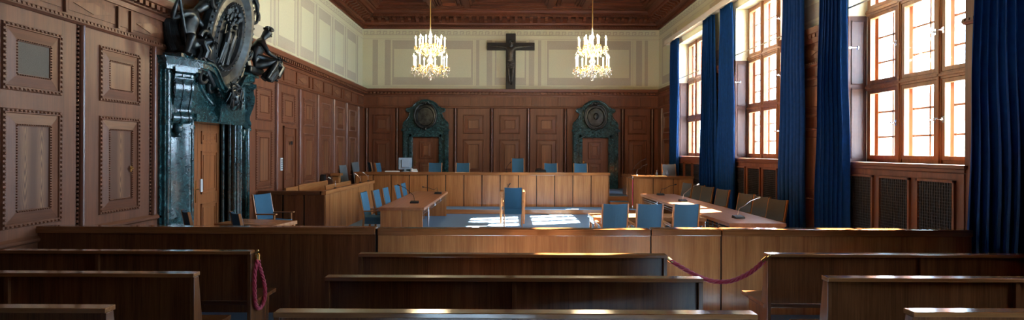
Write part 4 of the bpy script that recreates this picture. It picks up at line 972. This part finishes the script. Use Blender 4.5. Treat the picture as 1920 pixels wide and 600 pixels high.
# ---------------------------------------------------------------- pews
def pew(name_label, x0, x1, y, stile=True, group=None):
    L_ = x1-x0; t = thing('pew', name_label, 'pew', (x0, y, 0), 0, group)
    MB().box(0, L_, -0.008, 0.078, 0.852, 0.88).build('cap_rail', 'polish_x', t, bevel=0.004)
    MB().box(0.03, L_-0.03, 0.03, 0.05, 0.45, 0.852).build('backboard', 'pew_z', t)
    for a in (0.0, L_-0.032):
        b = MB(); b.prism([(a, 0, 0), (a, 0, .852), (a, .06, .852), (a, .12, .45), (a, .12, .403), (a, .38, .403), (a, .35, 0)], (0.032, 0, 0)); b.build('end_panel', 'pew_z', t, bevel=0.003)
    if stile:
        b = MB(); a = L_/2-0.016; b.prism([(a, 0.004, 0), (a, 0.004, .852), (a, .03, .852), (a, .03, .45), (a, .12, .403), (a, .38, .403), (a, .35, 0)], (0.032, 0, 0)); b.build('middle_support', 'pew_z', t, bevel=0.003)
    MB().box(-0.004, L_+0.004, 0.06, 0.53, 0.405, 0.44).build('seat', 'pew_x', t, bevel=0.004)
    return t
rows = [(3.115, 3.05, 3.11, 'nearest row'), (3.99, 3.90, 3.94, 'middle row'), (4.87, 4.78, 4.85, 'row closest to the barrier')]
for k, (yl, yc, yr, lab) in enumerate(rows):
    pew('dark oak pew in the left block, %s' % lab, -4.83, -2.19, yl, True, 'pews in the left block')
    pew('oak pew in the centre block, %s' % lab, -1.25, 1.338, yc, k < 2, 'pews in the centre block')
    pew('oak pew in the right block, %s' % lab, 2.21, 4.85, yr, True, 'pews in the right block')

# ---------------------------------------------------------------- ropes
def twisted(b, path, r, pitch=0.045, sub=6):
    P = [Vector(p) for p in path]; pts = []
    for i in range(len(P)-1):
        p0, p1, p2, p3 = P[max(i-1, 0)], P[i], P[i+1], P[min(i+2, len(P)-1)]
        n = max(2, int((p2-p1).length/0.008))
        for q in range(n):
            t = q/n; pts.append(0.5*((2*p1)+(-p0+p2)*t+(2*p0-5*p1+4*p2-p3)*t*t+(-p0+3*p1-3*p2+p3)*t**3))
    pts.append(P[-1]); up = None; s = 0; F = []
    for i, p in enumerate(pts):
        t = (pts[min(i+1, len(pts)-1)]-pts[max(i-1, 0)]).normalized()
        if up is None: up = Vector((0, 0, 1)) if abs(t.z) < .9 else Vector((1, 0, 0))
        a = t.cross(up).normalized(); up = a.cross(t).normalized()
        if i: s += (p-pts[i-1]).length
        F.append((p, a, up.copy(), s))
    for k in range(3):
        b.tube([tuple(p+(a*math.cos(2*PI*(s_/pitch/3+k/3))+u_*math.sin(2*PI*(s_/pitch/3+k/3)))*r*0.5) for p, a, u_, s_ in F], r*0.58, 6)
def ferrule(b, p, d, r=0.014, l=0.05):
    p = Vector(p); d = Vector(d).normalized(); b.tube([tuple(p), tuple(p+d*l)], r, 10); b.tube([tuple(p-d*0.03), tuple(p)], 0.005, 6)
    b.ball(tuple(p-d*0.03), 0.011, 8, 6)
t = thing('barrier_rope', 'dark red twisted rope slung across the aisle from the centre block to the right block', 'rope', (0, 0, 0))
y_ = 4.83
pts = [(1.40, y_, .825), (1.50, y_, .765), (1.62, y_, .70), (1.74, y_, .655), (1.84, y_, .645), (1.94, y_, .66), (2.05, y_, .71), (2.14, y_, .775), (2.195, y_, .83)]
pts = [((x-1.40)*1.006+1.375, y, z) for x, y, z in pts]
b = MB(); twisted(b, pts, 0.019); b.build('rope', 'rope', t, smooth=True)
b = MB(); ferrule(b, (1.352, y_, .845), (0.025, 0, -.02), 0.017, 0.055); ferrule(b, (2.198, y_, .852), (-0.025, 0, -.02), 0.017, 0.055); b.build('end_fitting', 'brass', t, smooth=True)
t = thing('hanging_rope', 'dark red twisted rope hanging in a loop on the end of a left block pew', 'rope', (-2.168, 4.90, 0))
pts = [(0.01, 0.02, .80), (0.0, 0.0, .70), (0.0, -0.01, .58), (0, 0.0, .46), (0, 0.04, .385), (0, 0.10, .36), (0, 0.17, .385), (0, 0.205, .45), (0, 0.19, .55), (0, 0.13, .66), (0, 0.07, .76), (0.01, 0.045, .80)]
b = MB(); twisted(b, pts, 0.017); b.build('rope', 'rope', t, smooth=True)
b = MB(); ferrule(b, (0.01, 0.03, .845), (0, 0, -1), 0.022, 0.05); b.tube([(0.0, 0.0, .86), (0.02, 0.02, .87), (0.01, 0.04, .85)], 0.007, 6); b.build('end_fitting', 'brass', t, smooth=True)
t = thing('corner_rope', 'thin dark red rope hooked straight down the corner of the side bench', 'rope', (3.462, 15.83, 0))
b = MB(); twisted(b, [(0, 0, .96), (0, 0, .6), (0, 0, .22)], 0.014); b.build('rope', 'rope', t, smooth=True)
b = MB(); ferrule(b, (0, 0, 1.0), (0, 0, -1), .015, .05); ferrule(b, (0, 0, .18), (0, 0, 1), .015, .05); b.build('end_fitting', 'steel', t, smooth=True)

# ---------------------------------------------------------------- chairs
def chair(label, fab, loc, rz, h=0.92, w=0.43, group=None, name='armchair'):
    """front faces local +y"""
    t = thing(name, label, 'chair', loc, rz, group); hw = w/2; lean = 0.10*(h/0.92)
    for s_ in (-1, 1):
        b = MB(); x0, x1 = sorted((s_*hw, s_*(hw-0.024)))
        prof = [(-0.27, 0), (-0.235, 0), (-0.20, 0.40), (-0.205, 0.47), (-0.20-lean, h-0.0), (-0.235-lean, h), (-0.245, 0.45), (-0.24, 0.38)]
        b.prism([(x0, y, z) for y, z in prof], (x1-x0, 0, 0)); b.build('leg', 'oak_z', t, bevel=0.003)
        b = MB(); b.hexa([(x0, .18, 0), (x1, .18, 0), (x1, .205, 0), (x0, .205, 0), (x0, .17, .565), (x1, .17, .565), (x1, .205, .565), (x0, .205, .565)]); b.build('leg', 'oak_z', t, bevel=0.003)
        b = MB(); xa, xb = sorted((s_*(hw-0.03), s_*(hw+0.02))); b.hexa([(xa, -.245, .545), (xb, -.245, .545), (xb, .25, .565), (xa, .25, .565), (xa, -.245, .568), (xb, -.245, .568), (xb, .25, .588), (xa, .25, .588)]); b.build('armrest', 'oak_y', t, bevel=0.004)
    n = 8; vs = []; i0 = hw-0.024
    for zt in (0, 1):
        for q in range(n+1):
            x = -i0+2*i0*q/n; cv = 0.03*math.cos(PI*(q/n-0.5)); dip = 0.010*math.cos(PI*(q/n-0.5)) if zt else 0
            z = 0.44 if not zt else h-0.004-dip; yb_ = -0.205 if not zt else -0.2-lean
            for d_ in (-0.028, 0.012): vs.append((x, yb_-cv*0.6+d_, z))
    m_ = 2*(n+1); fs = []
    for q in range(n):
        a = 2*q; fs += [(a, a+2, a+2+m_, a+m_), (a+1, a+3, a+3+m_, a+1+m_), (a, a+1, a+3, a+2), (a+m_, a+1+m_, a+3+m_, a+2+m_)]
    fs += [(0, 1, 1+m_, m_), (2*n, 2*n+1, 2*n+1+m_, 2*n+m_)]
    MB().add(vs, fs).build('backrest', fab, t, bevel=0.003)
    b = MB(); b.box(-i0, i0, -0.235, 0.235, 0.36, 0.445); b.build('seat', fab, t, bevel=0.018)
    b = MB(); b.box(-i0, i0, -0.238, -0.20, 0.31, 0.42, 0); b.box(-i0, i0, 0.17, 0.2, 0.31, 0.36, 0); b.box(-i0, -i0+.02, -.2, .17, .31, .36, 0); b.box(i0-.02, i0, -.2, .17, .31, .36, 0)
    b.build('seat_apron', fab, t, bevel=0.004)
    return t
wit = chair('blue armchair standing alone in the middle of the court, facing the judges bench', 'blue_fabric', (0.12, 13.12, 0), 0, group=None)
def at_top(u, y, x=None): return ((u-952.5)*y/1070, y)
G1 = 'blue armchairs at the low table in front of the barrier'
for u, lab in ((1153.5, 'blue armchair at the low table behind the barrier, leftmost of its three'), (1218.5, 'blue armchair at the low table behind the barrier, middle of its three'), (1287, 'blue armchair at the low table behind the barrier, rightmost of its three')):
    x = (u-952.5)*9.0/1070; dup(wit, (x, 9.31, 0), 0.02, lab, G1)
G2 = 'blue armchairs behind the left table'
names = ['nearest the barrier', 'second from the barrier', 'third from the barrier', 'fourth from the barrier', 'farthest from the barrier']
for (u, y), nm in zip(((688, 11.24), (711, 11.8), (728, 12.57), (749, 13.56), (761, 14.3)), names):
    x = (u-952.5)*y/1070; dup(wit, (x+0.22, y+0.02, 0), -PI/2-0.08, 'light blue armchair behind the left court table, %s' % nm, G2)
G3 = 'blue chairs behind the judges bench'
DZ = 0.446
jy = 17.64
head = None
for u, a, lab, hh in ((815, PI, 'blue chair behind the judges bench, first right of the computer screen', .92), (867.5, PI, 'blue chair behind the judges bench, second right of the computer screen', .92),
                      (1033, PI, 'blue chair behind the judges bench, first to the right of the tall one', .92), (1089.5, PI, 'blue chair behind the judges bench, in front of the right marble doorway', .92),
                      (702, -PI/2+0.48, 'dark blue chair turned sideways at the left end of the judges bench', .92), (729, -PI/2-0.12, 'blue chair turned sideways beside the computer screen', .92)):
    x = (u-952.5)*17.3/1070; dup(wit, (x, jy-0.5 if a == PI else (17.1 if u > 720 else 17.95), DZ), a, lab, G3)
chair('tall blue presiding chair at the centre of the judges bench', 'blue_fabric', (0.30, jy-0.5, DZ), PI, h=1.07, w=0.40)
gy = chair('grey chair behind the side bench under the far window', 'greyed_blue_fabric', (5.0*0+(1258-952.5)*17.0/1070-0.04, 16.70, DZ), PI+0.10)
G4 = 'grey armchairs behind the right table'
ys_ = [14.9, 14.0, 13.4, 12.45, 11.2, 10.55, 9.9]
nm4 = ['farthest from the barrier', 'sixth from the barrier', 'fifth from the barrier', 'fourth from the barrier', 'third from the barrier', 'second from the barrier', 'closest to the barrier']
for y, nm in zip(ys_, nm4):
    dup(gy, (4.42, y-0.05, 0), PI/2+0.30+random.uniform(-.04, .04), 'grey armchair behind the long right table, %s' % nm, G4)
# group by the marble doorway
chair('blue lounge armchair with its back to the enclosure, facing the room beside the marble doorway', 'blue_fabric', (-4.33, 10.60, 0), -PI/2-0.35, h=0.92, w=0.46)
dup(wit, (-3.34, 7.70, 0), -0.87, 'dark backed armchair beyond the barrier at the right side of the small table', 'armchairs at the small table by the marble doorway')
dup(wit, (-4.08, 7.86, 0), -0.87, 'dark backed armchair beyond the barrier in front of the marble doorway', 'armchairs at the small table by the marble doorway')

# ---------------------------------------------------------------- tables
def steel_rail(b, x0, x1, y0, y1, z): b.tube([(x0, y0, z), (x1, y1, z)], 0.008, 8)
def court_table(label, x0, x1, y0, y1, z, side):
    t = thing('court_table', label, 'table', (x0, y0, 0)); W_, L_ = x1-x0, y1-y0
    MB().box(0, W_, 0, L_, z-0.055, z).build('tabletop', 'table_y', t, bevel=0.005)
    for y in (0.03, L_-0.07):
        b = MB(); b.box(0.03, W_/2-0.004, y, y+0.04, 0, z-0.055); b.box(W_/2+0.004, W_-0.03, y, y+0.04, 0, z-0.055); b.build('end_panel', 'oak_z', t, bevel=0.003)
    xs_ = W_-0.06 if side > 0 else 0.05
    b = MB(); b.tube([(xs_, 0.07, z-0.11), (xs_, L_-0.07, z-0.11)], 0.009, 8)
    b.tube([(xs_, 0.07, z-0.16), (xs_, L_-0.07, z-0.16)], 0.007, 8)
    for q in range(1, 4): b.tube([(xs_, L_*q/4, z-0.055), (xs_, L_*q/4, z-0.17)], 0.007, 6)
    b.build('cable_rail', 'steel', t, smooth=True)
    b = MB(); b.tube([(W_*0.75, L_/2, 0), (W_*0.75, L_/2, z-0.055)], 0.02, 10); b.build('leg', 'steel', t, smooth=True)
    return t
court_table('long oak court table on the left with light blue chairs behind it', -2.47, -1.60, 10.9, 15.2, 0.65, 1)
court_table('long oak court table on the right with sunlit patches and grey chairs behind it', 3.39, 4.27, 8.74, 14.6, 0.65, -1)
t = thing('low_table', 'low oak table with a lit white edge in front of three blue chairs', 'table', (1.44, 9.58, 0))
W_, L_ = 1.90, 0.66
MB().box(0, W_, 0, L_, 0.565, 0.628).build('tabletop', 'oak_x', t, bevel=0.004)
b = MB(); b.box(0.02, W_-0.02, 0.03, 0.05, 0.495, 0.56); b.box(0.02, W_-0.02, L_-0.05, L_-0.03, 0.495, 0.56); b.box(0.02, 0.04, 0.03, L_-0.03, 0.495, 0.56); b.box(W_-0.04, W_-0.02, 0.03, L_-0.03, 0.495, 0.56); b.build('apron', 'oak_x', t, bevel=0.003)
for x, y in ((0.02, 0.02), (0.02, L_-0.06), (W_-0.06, 0.02), (W_-0.06, L_-0.06)): MB().box(x, x+0.04, y, y+0.04, 0, 0.565).build('leg', 'oak_z', t, bevel=0.003)
t = thing('witness_table', 'small tall oak table in front of the lone blue chair, sunlit at its right end', 'table', (-0.19, 13.6, 0))
MB().box(0, 0.60, 0, 0.62, 0.71, 0.77).build('tabletop', 'oak_x', t, bevel=0.004)
MB().box(0.04, 0.56, 0.04, 0.58, 0.62, 0.71).build('apron', 'oak_x', t)
for x, y in ((0.0, 0.0), (0.0, 0.57), (0.55, 0.0), (0.55, 0.57)): MB().box(x, x+0.045, y, y+0.045, 0, 0.71).build('leg', 'oak_z', t, bevel=0.003)
t = thing('small_table', 'small dark oak table between the armchairs beside the marble doorway', 'table', (-4.35, 8.45, 0), math.radians(-12))
MB().box(0, 0.98, 0, 0.62, 0.595, 0.65).build('tabletop', 'oak_x', t, bevel=0.004); MB().box(0.05, 0.93, 0.05, 0.57, 0.52, 0.595).build('apron', 'oak_x', t)
for x, y in ((0.02, 0.02), (0.02, 0.55), (0.91, 0.02), (0.91, 0.55)): MB().box(x, x+0.05, y, y+0.05, 0, 0.60).build('leg', 'oak_z', t, bevel=0.003)

# ---------------------------------------------------------------- microphones and small things
def mic(label, loc, rz, path, base=True, m='black', group='gooseneck microphones'):
    t = thing('microphone', label, 'microphone', loc, rz, group)
    b = MB()
    if base: b.hexa([(-.09, -.06, 0), (.09, -.06, 0), (.09, .06, 0), (-.09, .06, 0), (-.085, -.05, .03), (.085, -.05, .03), (.085, .05, .05), (-.085, .05, .05)])
    else: b.lathe((0, 0, 0), [(0.035, 0), (0.035, 0.012), (0.012, 0.02)], 12)
    b.build('base', 'black', t, bevel=0.005)
    MB().tube(path, 0.006, 8).build('gooseneck', m, t, smooth=True)
    p, q = Vector(path[-2]), Vector(path[-1]); d = (q-p).normalized()
    MB().tube([tuple(q), tuple(q+d*0.02), tuple(q+d*0.06)], [0.009, 0.014, 0.012], 10).build('head', m if m == 'black' else 'plastic_white', t, smooth=True)
    return t
neck = lambda dx, h, dy=0: [(0, 0.02, 0.04), (dx*0.08, 0.02, 0.16), (dx*0.3, dy*0.3, h*0.62), (dx*0.65, dy*0.65, h*0.88), (dx, dy, h)]
mic('black gooseneck microphone near the front of the left table', (-1.93, 11.8, 0.65), 0, neck(-0.30, 0.36))
mic('black gooseneck microphone at the back of the left table', (-1.75, 14.3, 0.65), 0, neck(-0.34, 0.17))
mic('black gooseneck microphone nearest the barrier on the right table', (3.80, 9.4, 0.65), 0.2, neck(0.34, 0.32), m='steel')
mic('bright chrome gooseneck microphone in the sunlit middle of the right table', (3.82, 12.45, 0.65), 0, neck(0.30, 0.36), m='steel')
mic('black gooseneck microphone at the far end of the right table', (3.80, 14.2, 0.65), 0, neck(0.34, 0.26))
mic('small gooseneck microphone at the centre of the judges bench', (-0.04, 16.75, 1.121), 0, neck(0.10, 0.26), False)
mic('tilted microphone on the small table in front of the lone chair', (0.0, 13.95, 0.77), 0, neck(0.03, 0.13), False)
mic('tall gooseneck microphone standing at the left corner of the side bench', (3.62, 16.6, 1.051), 0, neck(0.34, 0.45), False)
mic('shorter gooseneck microphone beside the tall one on the side bench', (3.72, 16.5, 1.051), 0, neck(0.25, 0.29), False)
for k, (y, x) in enumerate(((12.3, -3.72), (14.4, -3.72), (15.2, -3.72))):
    mic('small chrome microphone on the enclosure rail, %s' % ['nearest', 'middle one', 'farthest'][k], (x, y, 0.922), 0, neck(-0.10, 0.20), False, 'steel')
b = MB(); b.hexa([(-.16, -.1, 0), (.16, -.1, 0), (.16, .1, 0), (-.16, .1, 0), (-.15, -.09, .03), (.15, -.09, .03), (.15, .1, .07), (-.15, .1, .07)]); b.tube([(-.1, -.02, .07), (-.1, .0, .1), (.0, .0, .1), (.0, -.02, .07)], 0.014, 8)
tag(b.build('conference_console', 'black', loc=(0.96, 16.7, 1.121), bevel=0.005), 'low black conference console on the judges bench beside the tall chair', 'console')
# computer
t = thing('computer_monitor', 'flat computer monitor on a stand on the left part of the judges bench', 'monitor', (-3.02, 16.75, 1.121), math.radians(205))
b = MB(); b.box(-.20, .20, -.02, .03, .06, .40); b.box(-.12, .12, .03, .07, .12, .34); b.build('casing', 'monitor_grey', t, bevel=0.008)
MB().box(-.18, .18, -.023, -.02, .08, .38).build('screen', 'screen', t)
b = MB(); b.lathe((0, 0, 0), [(.11, 0), (.11, .012), (.03, .02)], 20); b.box(-.03, .03, .0, .04, .02, .14); b.build('stand', 'monitor_grey', t)
t = thing('desk_phone', 'pale desk telephone with curled cable beside the computer monitor', 'telephone', (-2.72, 16.55, 1.121), 0.3)
b = MB(); b.hexa([(-.10, -.09, 0), (.10, -.09, 0), (.10, .09, 0), (-.10, .09, 0), (-.09, -.08, .03), (.09, -.08, .03), (.09, .09, .08), (-.09, .09, .08)]); b.build('body', 'plastic_white', t, bevel=0.006)
b = MB(); b.tube([(-.07, -.07, .06), (-.07, .0, .10), (-.07, .08, .10)], [0.024, 0.014, 0.024], 8); b.build('handset', 'plastic_white', t, smooth=True)
b = MB(); b.tube([(-.1+0.012*k, -.1+0.012*math.sin(k*1.9), .012+0.01*math.cos(k*1.9)) for k in range(-18, 8)], 0.004, 6); b.build('cable', 'plastic_white', t, smooth=True)
b = MB(); b.box(-.20, .20, -.07, .07, 0, .02)
for r_ in range(4):
    for c_ in range(12): b.box(-.185+c_*.031, -.16+c_*.031, -.055+r_*.029, -.033+r_*.029, .02, .026)
tag(b.build('keyboard', 'plastic_white', loc=(-3.35, 16.55, 1.121)), 'white keyboard on the judges bench left of the monitor', 'keyboard')
for x, lab in ((4.25, 'small bottle standing alone on the side bench'), (4.44, 'small bottle on the side bench, left of the close pair'), (4.55, 'small bottle on the side bench, right of the close pair')):
    tag(MB().lathe((x, 16.3, 1.051), [(.03, 0), (.032, .01), (.032, .07), (.012, .10), (.012, .13), (.015, .135), (.015, .15)], 12).build('bottle', 'glass_out', smooth=True), lab, 'bottle', 'bottles on the side bench')

# ---------------------------------------------------------------- outside: pale building across the street
t = thing('building', 'pale building seen through the nearest window, bleached by daylight', 'building', (46, 40, -9))
MB().box(0, 10, 0, 60, 0, 14).build('wall', 'stone_out', t)
MB().prism([(-0.6, -1, 14), (10.6, -1, 14), (5, -1, 18)], (0, 62, 0)).build('roof', 'roof_out', t)
for r_ in range(3):
    for k in range(14): MB().box(-0.05, 0.1, 2+k*4.1, 3.6+k*4.1, 2+r_*4, 4.4+r_*4).build('window', 'glass_out', t)
struct(MB().box(8, 90, -60, 140, -9.3, -9).build('ground', 'stone_out'))
